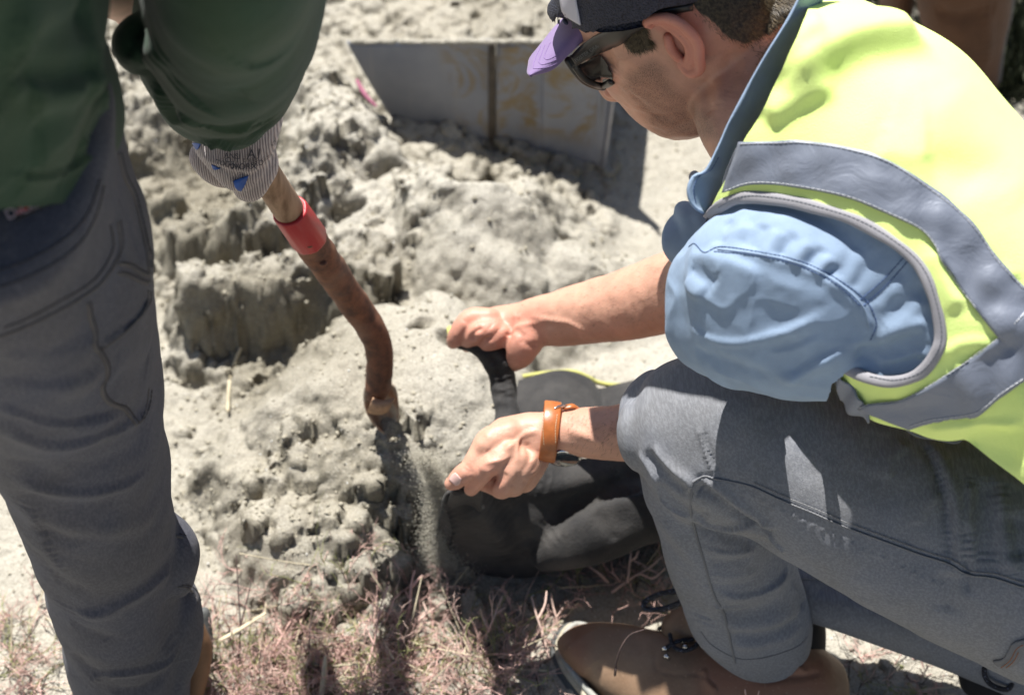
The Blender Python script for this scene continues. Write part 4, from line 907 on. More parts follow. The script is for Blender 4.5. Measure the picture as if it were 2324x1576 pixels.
# far leg folded on the ground
far = loft([(1760, 1230, 2.09, 1790, 1390, 2.11, .05), (1900, 1275, 2.07, 1890, 1400, 2.10, .06), (2060, 1300, 2.05, 2000, 1440, 2.09, .065), (2220, 1340, 2.03, 2130, 1490, 2.08, .06), (2420, 1380, 2.0, 2300, 1560, 2.07, .06)], n=36)
Vf, Ff = remesh([far], .0035, 4); Vf = sculpt(Vf, Ff, [('r', [(1800, 1300), (1900, 1305), (2000, 1330), (2100, 1380)], .004, .003), ('c', [(1830, 1330), (1950, 1340), (2080, 1400)], .012, .005)])
obj('denim', (Vf, Ff), M_JEAN, JE); ft = bvh(Vf, Ff)
ds = dashes(ft, [(1800, 1312), (1900, 1318), (2000, 1342), (2100, 1392)], .0006, .003, .0014, .001)
if ds: obj('stitching', ds, M_JTH, JE)

# ---------------- boots
def leather():
    m = NT('brown_leather'); f = m.noise(14, 5, .65); g = m.attr('scuff')
    base = m.mix(m.ramp(f, [(.3, 0.), (.7, 1.)]), (.19, .11, .062), (.31, .205, .13)); base = m.mix(m.math('MULTIPLY', g, .8), base, (.24, .10, .055))
    base = m.mix(m.ramp(m.noise(240, 3), [(.62, 0.), (.72, .5)]), base, (.38, .25, .16)); m.bump(m.noise(160, 4), .0007, .8)
    m.set(Base_Color=base, Roughness=.55); return m.m
M_LEA = leather(); M_SOLE = plain('grey_rubber_sole', (.085, .088, .085), .75, var=.25, scale=90, bump=.0008); M_WELT = plain('pale_welt', (.40, .36, .27), .75, var=.2, scale=80)
M_LACE = NT('black_lace'); vv = M_LACE.noise(500, 1); M_LACE.set(Base_Color=M_LACE.mix(M_LACE.ramp(vv, [(.6, 0.), (.66, 1.)]), (.008, .008, .012), (.10, .11, .16)), Roughness=.8); M_LACE = M_LACE.m
M_LINE = plain('dark_boot_lining', (.016, .014, .014), .85)
BT = bpy.data.objects.new('boot', None); COL.objects.link(BT); BT.parent = KP; BT.location = tuple(G(1560, 1560, 0)-np.array(KP.location))
K11 = lambda x, y: (1225+x*.3012, 1356.25+y*.3012)
Bs = [(1282, 1446, 2.175, 1284, 1474, 2.17, .018), (1302, 1420, 2.165, 1312, 1512, 2.16, .030), (1350, 1410, 2.155, 1362, 1570, 2.145, .037), (1420, 1414, 2.145, 1435, 1625, 2.13, .042), (1490, 1428, 2.135, 1505, 1670, 2.11, .046), (1580, 1436, 2.12, 1590, 1700, 2.10, .05), (1700, 1430, 2.11, 1700, 1700, 2.09, .054), (1800, 1440, 2.11, 1800, 1690, 2.08, .054), (1868, 1480, 2.12, 1860, 1670, 2.09, .045)]
Vb, Fb = remesh([loft(Bs, n=44, per=6, e=2.2)], .0026, 4)
S = [('c', [K11(870, 540), K11(1000, 570), K11(1180, 570), K11(1280, 620), K11(1370, 720)], .0025, .0016), ('c', [K11(870, 380), K11(865, 470), K11(880, 560)], .0025, .0014), ('f', [K11(1240, 520), K11(1260, 600), K11(1340, 700)], .006, .003), ('f', [K11(1480, 500), K11(1700, 520), K11(1880, 490), K11(2060, 570)], .006, .004), ('c', [K11(1620, 620), K11(1800, 600), K11(2150, 560)], .004, .003), ('r', [K11(230, 300), K11(300, 420), K11(400, 560)], .03, .003),
     ('c', [K11(640, 230), K11(720, 330), K11(760, 420)], .012, .002)]
Vb = sculpt(Vb, Fb, S); up_ = obj('upper', (Vb, Fb), M_LEA, BT); uvb = UVp(Vb)
attr(up_, 'scuff', np.clip(softpoly(uvb, [K11(200, 180), K11(380, 200), K11(330, 600), K11(180, 400)], 40)*.8+softpoly(uvb, [K11(1200, 400), K11(2200, 400), K11(2200, 760), K11(1200, 760)], 60), 0, 1)); bt = bvh(Vb, Fb)
# welt and sole wrap the toe, following the foot on the ground
so_ = [(u, v, 0) for u, v in [(1330, 1420), (1308, 1412), (1286, 1414), (1266, 1438), (1258, 1468), (1270, 1508), (1298, 1550), (1336, 1596), (1390, 1642), (1480, 1690), (1600, 1720), (1760, 1720), (1850, 1700), (1890, 1640), (1895, 1560), (1860, 1480)]]
sp = catmull([np.r_[G(u, v, .03)] for u, v, h in so_], 6); sp = np.vstack([sp])
cen = sp.mean(0); inn = nrm(cen-sp)
obj('sole', rings_to_mesh(np.array([[p+i_*-.010+[0, 0, -.036], p+i_*-.011+[0, 0, -.026], p-i_*.008+[0, 0, -.012], p-i_*.003+[0, 0, -.002], p+i_*.012+[0, 0, .000], p+i_*.03+[0, 0, -.034]] for p, i_ in zip(sp, inn)])), M_SOLE, BT)
for k in range(26):
    i = 4+k*3
    if i < len(sp)-1: obj('tread_lug', box(sp[i]-inn[i]*.009+[0, 0, -.022], (.0022, .0035, .0085), np.stack([nrm(sp[i+1]-sp[i]), inn[i], [0, 0, 1]], 1)), M_SOLE, BT, smooth=False)
wl = tube3([p+i_*.006+[0, 0, .001] for p, i_ in zip(sp, inn)], [.0058]*len(sp), 10, 1, flat=.5); obj('welt', wl, M_WELT, BT)
wt_ = tube3([p+i_*.010+[0, 0, .006] for p, i_ in zip(sp, inn)], [.0042]*len(sp), 8, 1); obj('rand', wt_, plain('stone_rand', (.30, .30, .27), .7), BT)
wst = bvh(*wl)
# laces and hooks
for (x1, y1, x2, y2) in [(880, 200, 1000, 180), (930, 300, 1090, 250), (960, 380, 1150, 330), (890, 230, 930, 390), (1060, 180, 1085, 330), (900, 250, 1000, 260)]:
    a = K11(x1, y1); b = K11(x2, y2); p = [hit(bt, *a, .004)[0], hit(bt, (a[0]+b[0])/2-3, (a[1]+b[1])/2, .008)[0], hit(bt, *b, .005)[0]]
    if all(q is not None for q in p): obj('lace', tube3(p, [.0026]*3, 10, 5), M_LACE, BT)
for (x, y) in [(915, 215), (945, 390), (960, 445), (1080, 345), (1100, 380), (1235, 380)]:
    p, n = hit(bt, *K11(x, y), .004)
    if p is not None: obj('lace_hook', tube3([p-np.array([.003, 0, .002]), p+n*.002, p+np.array([.003, -.001, -.005])], [.0018, .0026, .0022], 10, 3), M_STEEL, BT)
lp = [K11(1000, 250)+(.006,), K11(985, 320)+(.010,), K11(1010, 390)+(.010,), K11(1070, 420)+(.010,), K11(1150, 410)+(.010,), K11(1200, 370)+(.010,), K11(1180, 330)+(.012,), K11(1130, 300)+(.010,)]
q = [hit(bt, u, v, o)[0] for u, v, o in lp]; q = [a for a in q if a is not None]
if len(q) > 3: obj('lace', tube3(q, [.0026]*len(q), 10, 6), M_LACE, BT)
lp = [K11(990, 330)+(.008,), K11(1000, 240)+(.008,), K11(1040, 190)+(.008,), K11(1100, 170)+(.006,), K11(1130, 120)+(.006,)]
q = [hit(bt, u, v, o)[0] for u, v, o in lp]; q = [a for a in q if a is not None]
if len(q) > 3: obj('lace', tube3(q, [.0028]*len(q), 10, 6), M_LACE, BT)
obj('boot_tongue', tube([(1545, 1425, 2.12, .024), (1600, 1410, 2.11, .030), (1660, 1385, 2.10, .032)]), M_LEA, BT)
obj('padded_collar', remesh([loft([(1740, 1370, 2.13, 1856, 1372, 2.13, .035), (1730, 1420, 2.12, 1872, 1420, 2.12, .042), (1720, 1480, 2.11, 1872, 1480, 2.11, .045), (1700, 1530, 2.1, 1866, 1520, 2.1, .045)], n=28)], .003, 3), M_LINE, BT)
obj('lace_loop', tube3([P(1545, 1338, 2.06), P(1500, 1345, 2.07), P(1468, 1360, 2.08), P(1460, 1372, 2.08), P(1470, 1381, 2.08), P(1510, 1378, 2.07), P(1550, 1362, 2.05)], [.0034]*7, 10, 6), M_LACE, BT)
# second boot, lying behind under the seat
B2 = bpy.data.objects.new('boot', None); COL.objects.link(B2); B2.parent = KP; B2.location = tuple(G(2230, 1520, 0)-np.array(KP.location))
obj('upper', remesh([loft([(2210, 1470, 2.08, 2200, 1560, 2.1, .04), (2290, 1475, 2.06, 2280, 1600, 2.1, .05), (2400, 1500, 2.05, 2400, 1640, 2.1, .05)], n=24)], .004, 3), M_LINE, B2)
obj('lace', tube3([P(2250, 1490, 2.0), P(2236, 1505, 2.0), P(2234, 1530, 2.0), P(2250, 1552, 2.0), P(2285, 1562, 2.0), P(2300, 1540, 2.0)], [.003]*6, 10, 6), M_LACE, B2)

# ================================================================== STANDING PERSON with the shovel
K1 = lambda x, y: (x*.3775, y*.3775)
K2 = lambda x, y: (x*.3553, 525+y*.3553)
K3 = lambda x, y: (x*.3558, 1015+y*.3558)
K6b = lambda x, y: (393.75+x*.2221, 280+y*.2221)
K12 = lambda x, y: (437.5+x*.0999, 297.5+y*.0999)
SP = thing('person', 'standing man in green long-sleeved shirt and charcoal work trousers, seen from behind, gripping the shovel', 'person', G(250, 1600, 0))
M_GREEN = cloth('dark_green_jersey', (.019, .047, .028), .2, 1500, .0004, sheen=.25, tint=(.030, .050, .026), lowscale=8)
M_WORK = cloth('charcoal_canvas', (.070, .068, .078), .12, 1300, .0006, streak=(400, 400, 200), sheen=.18, tint=(.052, .058, .088), lowscale=6)
M_WSEAM = cloth('charcoal_seam', (.085, .078, .078), .2, 1300); M_WTH = plain('dark_thread', (.03, .026, .026), .8)
SB = [loft([(400, -200, 1.40, 640, -200, 1.40, .05), (400, 60, 1.60, 640, 60, 1.60, .035), (450, 200, 1.76, 600, 200, 1.76, .024), (480, 280, 1.80, 590, 280, 1.80, .02), (500, 345, 1.83, 580, 345, 1.83, .016)], n=28),
      loft([(-240, -60, 1.26, 120, -60, 1.26, .08), (-200, 300, 1.4, 200, 300, 1.4, .09), (-150, 560, 1.5, 240, 560, 1.5, .08), (-40, 900, 1.67, 310, 900, 1.67, .055), (90, 1250, 1.87, 350, 1250, 1.87, .045), (200, 1560, 2.09, 380, 1560, 2.09, .035)], n=28),
      tube([(150, -140, 1.45, .05), (255, -50, 1.62, .036), (300, -10, 1.72, .030), (318, 30, 1.78, .024), (330, 60, 1.84, .02)])]
Vq, Fq = remesh(SB, .004, 4); sb = obj('body', (Vq, Fq), M_SKIN, SP); attr(sb, 'red', np.zeros(len(Vq))); attr(sb, 'stubble', np.zeros(len(Vq)))
# trousers
TR = bpy.data.objects.new('trousers', None); COL.objects.link(TR); TR.parent = SP; TR.location = tuple(P(200, 900, 1.7)-np.array(SP.location))
leg = loft([(-260, 300, 1.33, 255, 290, 1.34, .15), (-240, 470, 1.41, 298, 430, 1.42, .15), (-200, 600, 1.47, 340, 590, 1.48, .14), (-130, 780, 1.58, 352, 785, 1.58, .12), (-50, 930, 1.66, 366, 935, 1.66, .105), (22, 1070, 1.73, 381, 1080, 1.74, .092),
            (64, 1190, 1.80, 396, 1195, 1.82, .084), (104, 1310, 1.89, 404, 1315, 1.90, .080), (138, 1420, 1.97, 418, 1415, 1.97, .076), (158, 1500, 2.03, 424, 1500, 2.03, .072), (182, 1600, 2.09, 420, 1600, 2.09, .068), (186, 1660, 2.12, 410, 1660, 2.12, .06)], n=60, per=8, e=2.1, cap=(.3, .1))
fold1 = tube([(372, 1225, 1.86, .030), (392, 1255, 1.86, .028), (386, 1310, 1.88, .024)]); fold2 = loft([(330, 1310, 1.93, 412, 1305, 1.95, .03), (330, 1350, 1.95, 448, 1345, 1.97, .04), (330, 1430, 1.98, 456, 1420, 2.0, .045), (330, 1510, 2.03, 440, 1500, 2.05, .045), (330, 1620, 2.09, 428, 1600, 2.1, .045)], n=28)
Vt, Ft = remesh([leg, fold1, fold2], .003, 6)
S = [('c', [K2(0, 1110), K2(180, 1200), K2(380, 1240), K2(620, 1180), K2(840, 1120)], .010, .006), ('f', [K2(0, 1090), K2(160, 1170), K2(360, 1225), K2(600, 1200), K2(820, 1150)], .012, .008),
     ('f', [K2(0, 1190), K2(150, 1290), K2(400, 1340), K2(700, 1270), K2(900, 1170), K2(1010, 1060)], .014, .007), 
     ('c', [K3(110, 60), K3(220, 150), K3(360, 200), K3(560, 200)], .012, .006), ('f', [K3(120, 170), K3(280, 250), K3(520, 280), K3(760, 240), K3(980, 120)], .014, .007), ('c', [K3(360, 110), K3(560, 130), K3(800, 40), K3(980, -60)], .012, .005), ('c', [K3(150, 260), K3(300, 360), K3(560, 380), K3(780, 330)], .014, .006), ('r', [K3(180, 380), K3(340, 470), K3(600, 520), K3(900, 480), K3(1060, 300)], .014, .006), ('c', [K3(200, 480), K3(360, 570), K3(520, 620)], .012, .005),
     ('f', [K3(440, 1040), K3(640, 1040), K3(860, 940), K3(1020, 820), K3(1100, 720)], .020, .009), ('c', [K3(320, 800), K3(460, 880), K3(560, 880)], .016, .005), ('c', [K3(440, 1120), K3(560, 1180), K3(740, 1240)], .012, .005), ('r', [K3(1040, 620), K3(1110, 640), K3(1190, 640)], .010, .004), ('c', [K3(1080, 920), K3(1060, 1100), K3(1100, 1260)], .014, .007), ('r', [K3(1250, 930), K3(1180, 1060), K3(1120, 1240), K3(1000, 1400)], .012, .005),
     ('f', [K3(520, 1500), K3(680, 1440), K3(860, 1420), K3(1020, 1380), K3(1140, 1240)], .012, .008), ('c', [K3(700, 1560), K3(900, 1540), K3(1080, 1420)], .012, .007), ('c', [K3(460, 1300), K3(560, 1420), K3(700, 1480)], .012, .006), ('c', [K3(1130, 1560), K3(1150, 1420), K3(1170, 1340)], .008, .006),
     ('f', [K2(640, 740), K2(740, 660), K2(860, 560), K2(940, 420)], .007, .007), ('c', [K2(620, 760), K2(740, 690), K2(850, 600), K2(925, 470)], .005, .005), ('r', [K2(700, 880), K2(830, 800), K2(970, 740)], .016, .004), ('c', [K2(720, 950), K2(850, 900), K2(980, 830)], .016, .004), ('c', [K2(730, 1300), K2(850, 1260), K2(960, 1180)], .012, .004),
     ('c', [(262, 400), (285, 470), (310, 560), (322, 590)], .006, .003), ('c', [(0, 700), (80, 690), (160, 640), (200, 600)], .02, .003), ('r', [(0, 590), (120, 560), (220, 510)], .05, .006), ('r', [(60, 820), (160, 790), (220, 780)], .03, .003)]
S += [('f', [K2(0, 770), K2(260, 790), K2(520, 730), K2(640, 660)], .03, .004), ('f', [K2(0, 930), K2(200, 990), K2(480, 960), K2(640, 880)], .02, .004)]
S = [(a_, b_, c_, d_*(.62 if a_ != 'f' else .75)) for a_, b_, c_, d_ in S]
S += [('f', [K3(180, 330), K3(300, 600), K3(420, 800)], .018, .004), ('c', [K3(240, 600), K3(360, 860), K3(430, 1060)], .016, .003), ('f', [K2(300, 1000), K2(520, 920), K2(680, 900)], .02, .003)]
Vt = sculpt(Vt, Ft, S); Vt = disp(Vt, Ft, lambda X: noise(X*np.array([11, 11, 18]), 101)*.003+noise(X*36, 102)*.001)
obj('canvas', (Vt, Ft), M_WORK, TR); tt = bvh(Vt, Ft)
seams = [([K2(905, -10), K2(925, 90), K2(955, 170), K2(950, 255)], .0026), ([K2(750, -60), K2(765, 60), K2(745, 170), K2(650, 320), K2(560, 395), K2(420, 480), K2(200, 590), K2(0, 670)], .0022), ([K2(560, 460), K2(575, 560), K2(600, 640), K2(600, 730), K2(640, 780), K2(680, 860), K2(680, 930), K2(650, 990), K2(665, 1060), K2(720, 1105), K2(790, 1130), K2(830, 1180), K2(870, 1235)], .0022),
         ([K2(870, 1235), K2(915, 1180), K2(940, 1090), K2(950, 1000)], .0016), ([K2(760, 205), K2(830, 220), K2(900, 265), K2(955, 280)], .0022), ([K2(755, 265), K2(820, 280), K2(900, 320), K2(945, 330)], .0018), ([K2(655, 745), K2(760, 670), K2(870, 570), K2(935, 470), K2(945, 380)], .0022),
         ([(268, 350), (280, 400), (300, 440), (316, 500), (330, 560), (336, 610)], .0026), ([(1125*.3558, 1015+560*.3558), (1180*.3558, 1015+575*.3558)], .002), ([K3(1140, 885), K3(1190, 890), K3(1240, 930), K3(1262, 990)], .002)]
for ln, r_ in seams:
    p, _ = project_line(tt, ln, 6, -.0004)
    if len(p) > 3: obj('seam', tube3(catmull(p[::2], 2), [r_*.8]*len(catmull(p[::2], 2)), 8, 1), M_WSEAM, TR)
    ds = dashes(tt, [(u+7, v-5) for u, v in ln], .0005, .003, .0016, .0004)
    if ds: obj('stitching', ds, M_WTH, TR)
for ln in ([(0, 610), (60, 590), (120, 558), (170, 520), (205, 470), (228, 400)], [(0, 650), (60, 628), (130, 592), (185, 545), (220, 480), (238, 410)], [K2(700, -40), K2(720, 40), K2(715, 120), K2(640, 260), K2(540, 350), K2(380, 440), K2(180, 550), K2(0, 620)]):
    ds = dashes(tt, ln, .0006, .003, .0014, .0004)
    if ds: obj('stitching', ds, M_WTH, TR)
M_BLKP = plain('black_patch', (.012, .010, .010), .6); M_REDP = cloth('red_woven', (.62, .05, .07), .1, 1800); M_WHP = plain('white_weave', (.85, .65, .65), .7)
L13 = lambda x, y: (x*.1111, 350+y*.1111)
obj('label_patch', patch(tt, [L13(215, 950), L13(330, 1375)], [L13(900, 900), L13(975, 1030)], 8, 14, .0018, .001), M_BLKP, TR); lbp = patch(tt, [L13(420, 1060), L13(350, 1245)], [L13(900, 900), L13(760, 1045)], 6, 14, .0030, .0008)
obj('label_print', lbp, M_REDP, TR)
a, b = hit(tt, *L13(430, 1190), .0042)[0], hit(tt, *L13(740, 1060), .0042)[0]; c1, c2 = hit(tt, *L13(560, 1060), .004)[0], hit(tt, *L13(600, 1180), .004)[0]
text3('Dickies', (a+b)/2, b-a, c1-c2-nrm(b-a)*np.dot(c1-c2, nrm(b-a)), .0115, M_WHP, 'lettering', TR)
# boot heel behind the cuff
BB = bpy.data.objects.new('boot', None); COL.objects.link(BB); BB.parent = SP; BB.location = tuple(G(420, 1560, 0)-np.array(SP.location))
obj('upper', remesh([loft([(380, 1400, 2.06, 452, 1400, 2.1, .03), (380, 1460, 2.08, 462, 1440, 2.12, .04), (370, 1540, 2.12, 462, 1520, 2.14, .045), (360, 1620, 2.15, 450, 1600, 2.16, .045)], n=24)], .003, 3), plain('tan_nubuck', (.24, .125, .06), .7), BB)
obj('sole', tube([(462, 1390, 2.16, .008), (468, 1450, 2.165, .008), (464, 1540, 2.17, .009), (440, 1640, 2.18, .009)]), M_SOLE, BB)
# shirt
TS = bpy.data.objects.new('shirt', None); COL.objects.link(TS); TS.parent = SP; TS.location = tuple(P(150, 200, 1.35)-np.array(SP.location))
tor = loft([(-430, -560, 1.08, 180, -560, 1.08, .12), (-430, -420, 1.12, 190, -420, 1.12, .13), (-420, -160, 1.19, 190, -160, 1.20, .15), (-380, 0, 1.25, 236, 0, 1.26, .155), (-370, 60, 1.275, 250, 40, 1.28, .155), (-365, 130, 1.30, 232, 100, 1.30, .15), (-360, 190, 1.325, 222, 160, 1.33, .15), (-350, 260, 1.35, 243, 215, 1.345, .158), (-340, 330, 1.375, 263, 265, 1.36, .162), (-335, 400, 1.395, 269, 315, 1.375, .166), (-330, 475, 1.41, 262, 352, 1.385, .168)], n=72, per=8, e=2.15, cap=(.2, 0))
Vt2, Ft2 = remesh([tor], .003, 5)
S = [('c', [K1(0, 430), K1(250, 440), K1(450, 420), K1(590, 380)], .014, .009), ('r', [K1(0, 370), K1(250, 350), K1(480, 370), K1(620, 330)], .016, .009), ('c', [K1(100, 250), K1(300, 230), K1(480, 110), K1(560, 0)], .016, .009), ('r', [K1(0, 160), K1(200, 130), K1(400, 90), K1(520, 20)], .018, .008), ('f', [K1(0, 520), K1(300, 530), K1(500, 490), K1(600, 430)], .018, .010),
     ('c', [K1(160, 750), K1(300, 660), K1(460, 600), K1(560, 500)], .014, .006), ('r', [K1(160, 690), K1(320, 620), K1(500, 540)], .012, .006), ('r', [K1(490, 940), K1(540, 780), K1(600, 600), K1(580, 470)], .010, .007), ('c', [K1(520, 900), K1(570, 760), K1(630, 620)], .009, .006), ('c', [K1(580, 900), K1(640, 780), K1(660, 680)], .008, .005),
     ('c', [K1(0, 640), K1(120, 600), K1(200, 560)], .014, .006), ('r', [K1(200, 960), K1(340, 900), K1(460, 940)], .03, .006), ('f', [K1(0, 1050), K1(250, 1048), K1(430, 1010), K1(560, 920), K1(680, 800)], .006, .004), ('c', [K1(0, 1042), K1(250, 1040), K1(430, 1000), K1(560, 910), K1(680, 790)], .0035, .003)]
Vt2 = sculpt(Vt2, Ft2, S); Vt2 = disp(Vt2, Ft2, lambda X: noise(X*np.array([10, 10, 16]), 111)*.004+noise(X*30, 112)*.001)
hemcut = [(-600, 475), (0, 469), (60, 465), (106, 460), (150, 453), (181, 443), (210, 424), (230, 402), (250, 372), (265, 338), (300, 300), (700, 900), (-600, 900)]
Vt2, Ft2 = cut_front(Vt2, Ft2, hemcut, True)
obj('torso_cloth', (Vt2, Ft2), M_GREEN, TS)
slv = loft([(345, -460, 1.24, 725, -460, 1.24, .11), (330, -260, 1.30, 735, -260, 1.30, .12), (312, -120, 1.42, 745, -120, 1.42, .115), (316, -30, 1.50, 744, -30, 1.50, .11), (302, 50, 1.56, 733, 40, 1.56, .098), (312, 105, 1.60, 708, 95, 1.60, .086), (334, 155, 1.645, 682, 145, 1.645, .073), (352, 195, 1.68, 660, 185, 1.68, .062), (378, 232, 1.72, 636, 218, 1.72, .050)], n=64, per=8, e=2.1, cap=(.3, .12))
bulge = tube([(318, 70, 1.50, .016), (306, 98, 1.505, .018), (316, 128, 1.53, .015)])
shoulder = tube([(530, -420, 1.30, .11), (380, -520, 1.22, .11), (180, -560, 1.17, .11), (-120, -560, 1.14, .11)])
Vl, Fl = remesh([slv, bulge, shoulder], .003, 5)
S = [('c', [K1(780, 235), K1(840, 205), K1(900, 200)], .007, .007), ('c', [K1(850, 80), K1(880, 150), K1(900, 230)], .010, .008), ('r', [K1(800, 280), K1(880, 320), K1(1000, 300)], .012, .006), ('c', [K1(920, 420), K1(960, 560), K1(1040, 680), K1(1160, 760)], .014, .007), ('r', [K1(930, 520), K1(980, 660), K1(1080, 760)], .008, .005),
     ('f', [K1(1050, 640), K1(1200, 740), K1(1380, 780), K1(1560, 740)], .018, .007), ('c', [K1(1120, 700), K1(1300, 790), K1(1480, 800), K1(1620, 740)], .012, .006), ('r', [K1(1180, 830), K1(1330, 850), K1(1500, 845), K1(1620, 790)], .008, .005), ('f', [K1(1190, 860), K1(1300, 840), K1(1420, 860)], .007, .005), ('c', [K1(1500, 830), K1(1600, 770), K1(1650, 700)], .008, .005), ('c', [K1(1100, 560), K1(1300, 620), K1(1500, 580)], .03, .005), ('r', [K1(1000, 330), K1(1200, 380), K1(1500, 330)], .05, .006)]
Vl = sculpt(Vl, Fl, S); Vl = disp(Vl, Fl, lambda X: noise(X*11, 121)*.004+noise(X*34, 122)*.0009); obj('sleeve', (Vl, Fl), M_GREEN, TS)
cf = loft([(400, 235, 1.73, 630, 222, 1.73, .052), (430, 262, 1.745, 622, 245, 1.745, .045), (452, 276, 1.755, 612, 262, 1.755, .038)], n=40, cap=(.1, .1)); obj('cuff', remesh([cf], .0025, 3), M_GREEN, TS)
# glove
def knit():
    m = NT('grey_knit_glove'); wv = m.wave(130, m.map((1, 1, .3)), 2.5, 2); m.bump(wv, .0009, .9); m.bump(m.noise(500, 3), .0004)
    m.set(Base_Color=m.mix(wv, (.17, .135, .13), (.50, .42, .385)), Roughness=.95, Sheen_Weight=.4); return m.m
M_KNIT = knit(); M_BLUER = plain('blue_rubber', (.015, .075, .30), .45, var=.3, scale=60)
M_INK = plain('black_ink', (.03, .03, .04), .7)
GL = bpy.data.objects.new('glove', None); COL.objects.link(GL); GL.parent = SP; GL.location = tuple(P(540, 350, 1.6)-np.array(SP.location))
hd = [loft([(448, 262, 1.812, 640, 235, 1.80, .042), (441, 318, 1.812, 634, 290, 1.798, .042), (462, 350, 1.818, 624, 336, 1.805, .041), (486, 374, 1.822, 614, 362, 1.812, .036), (515, 388, 1.83, 604, 378, 1.82, .028)], n=36, per=6, e=2.2),
      tube([(470, 356, 1.83, .019), (490, 380, 1.835, .018), (508, 394, 1.845, .015), (530, 396, 1.86, .012)]), tube([(583, 372, 1.825, .023), (574, 396, 1.82, .021), (566, 418, 1.825, .0185), (560, 426, 1.84, .014)]), tube([(603, 350, 1.82, .012), (600, 380, 1.83, .012), (592, 408, 1.84, .011)])]
Vg, Fg = remesh(hd, .0022, 4); Vg = sculpt(Vg, Fg, [('c', [K12(420, 700), K12(700, 860), K12(1100, 960), K12(1400, 960), K12(1700, 800)], .0035, .003), ('r', [K12(100, 420), K12(420, 660), K12(700, 790), K12(1000, 880), K12(1300, 890), K12(1600, 800)], .005, .0025), ('c', [K12(880, 1120), K12(1000, 1040), K12(1200, 980)], .004, .004)])
obj('knit', (Vg, Fg), M_KNIT, GL); gt = bvh(Vg, Fg)
obj('rubber_palm', patch(gt, [K12(915, 1120), K12(960, 1250), K12(1040, 1330)], [K12(1260, 1000), K12(1190, 1180), K12(1100, 1340)], 16, 10, .0012, .001), M_BLUER, GL)
obj('rubber_palm', patch(gt, [K12(430, 745), K12(450, 810), K12(490, 855)], [K12(640, 830), K12(570, 850), K12(510, 860)], 10, 8, .0012, .001), M_BLUER, GL)
obj('rubber_palm', patch(gt, [K12(0, 260), K12(40, 330), K12(90, 410)], [K12(190, 270), K12(160, 340), K12(120, 410)], 10, 8, .0012, .001), M_BLUER, GL)
def on_g(txt, x0, y0, x1, y1, size):
    a, _ = hit(gt, *K12(x0, y0), .0016); b, _ = hit(gt, *K12(x1, y1), .0016); m_, n_ = hit(gt, *K12((x0+x1)/2, (y0+y1)/2), .0016)
    if a is None or b is None or m_ is None: return
    text3(txt, m_, b-a, np.cross(n_, b-a), size, M_INK, 'print', GL)
on_g('ANSI', 740, 540, 1060, 560, .0075); on_g('CUT', 800, 640, 1000, 650, .007); on_g('A1', 1240, 520, 1540, 490, .014)
on_g('EN388', 1200, 640, 1420, 620, .006); on_g('TOUGH', 640, 710, 960, 790, .0068); on_g('WORX', 980, 800, 1300, 790, .0085); on_g('PRO', 1320, 760, 1560, 690, .008); on_g('SIZE L', 1600, 640, 1760, 500, .006); on_g('XIV', 1760, 330, 1850, 190, .007)

# ================================================================== SHOVEL
KS = lambda x, y: (568.75+x*.4442, 393.75+y*.4442)
SV = thing('shovel', 'rusty round-point shovel with wooden handle and red collar, blade in the sand heap', 'shovel', P(*KS(660, 1200), 2.36))
M_WOOD = NT('worn_wood'); g_ = M_WOOD.noise(1, 4, .6, M_WOOD.map((90, 90, 12), (0.5, .3, 0))); M_WOOD.bump(g_, .0008)
M_WOOD.set(Base_Color=M_WOOD.mix(M_WOOD.ramp(g_, [(.35, 0.), (.65, 1.)]), (.15, .085, .045), (.33, .215, .135)), Roughness=.72); M_WOOD = M_WOOD.m
M_RED = NT('chipped_red_paint'); f_ = M_RED.noise(130, 5, .7); M_RED.bump(f_, .0003); M_RED.set(Base_Color=M_RED.mix(M_RED.ramp(f_, [(.64, 0.), (.7, 1.)]), (.36, .018, .022), (.12, .06, .05)), Roughness=.42); M_RED = M_RED.m
def rust():
    m = NT('rusty_steel'); f = m.noise(46, 6, .7); g = m.noise(9, 3); base = m.mix(m.ramp(f, [(.35, 0.), (.62, 1.)]), (.075, .035, .024), (.21, .088, .045))
    base = m.mix(m.ramp(g, [(.5, 0.), (.65, .6)]), base, (.14, .12, .10)); m.bump(f, .0012, .9); m.set(Base_Color=base, Roughness=.72, Metallic=.15); return m.m
M_RUST = rust()
def dd(t): return 1.66+(2.28-1.66)*t
obj('handle', tube([(470, 190, 1.66, .0165), (560, 330, 1.80, .0165), (597, 386, 1.855, .0165), (625, 430, 1.90, .0167), (650, 468, 1.935, .017), (664, 490, 1.955, .0165)], 28), M_WOOD, SV)
ca_, cb_ = P(657, 476, 1.94), P(702, 541, 1.995); col_ = []
axs = nrm(cb_-ca_); px_ = nrm(np.cross(axs, FW)); py_ = np.cross(axs, px_)
for s, r_ in ((0, .0172), (0, .0188), (.03, .0198), (.97, .0206), (1, .0200), (1, .018)):
    col_.append([ca_+(cb_-ca_)*s+(px_*math.cos(t)+py_*math.sin(t))*r_*(1+.025*(math.cos(8*t) > .3)) for t in np.linspace(0, 2*math.pi, 64, endpoint=False)])
obj('collar', rings_to_mesh(np.array(col_)), M_RED, SV)
shp = [(697, 534, 1.99, .0198), (714, 560, 2.01, .0195), (742, 600, 2.04, .0188), (780, 655, 2.08, .018), (815, 705, 2.12, .0176), (842, 745, 2.14, .0172), (858, 785, 2.16, .0168), (862, 820, 2.175, .0166), (860, 855, 2.19, .0164), (856, 880, 2.20, .0155), (853, 893, 2.205, .013)]
Vh, Fh = tube(shp, 40, 14); Vh = disp(Vh, np.array([f for f in Fh if len(f) == 4]), lambda X: noise(X*70, 131)*.0009+noise(X*220, 132)*.0003)
obj('socket', (Vh, Fh), M_RUST, SV); sht = bvh(Vh, [f for f in Fh])
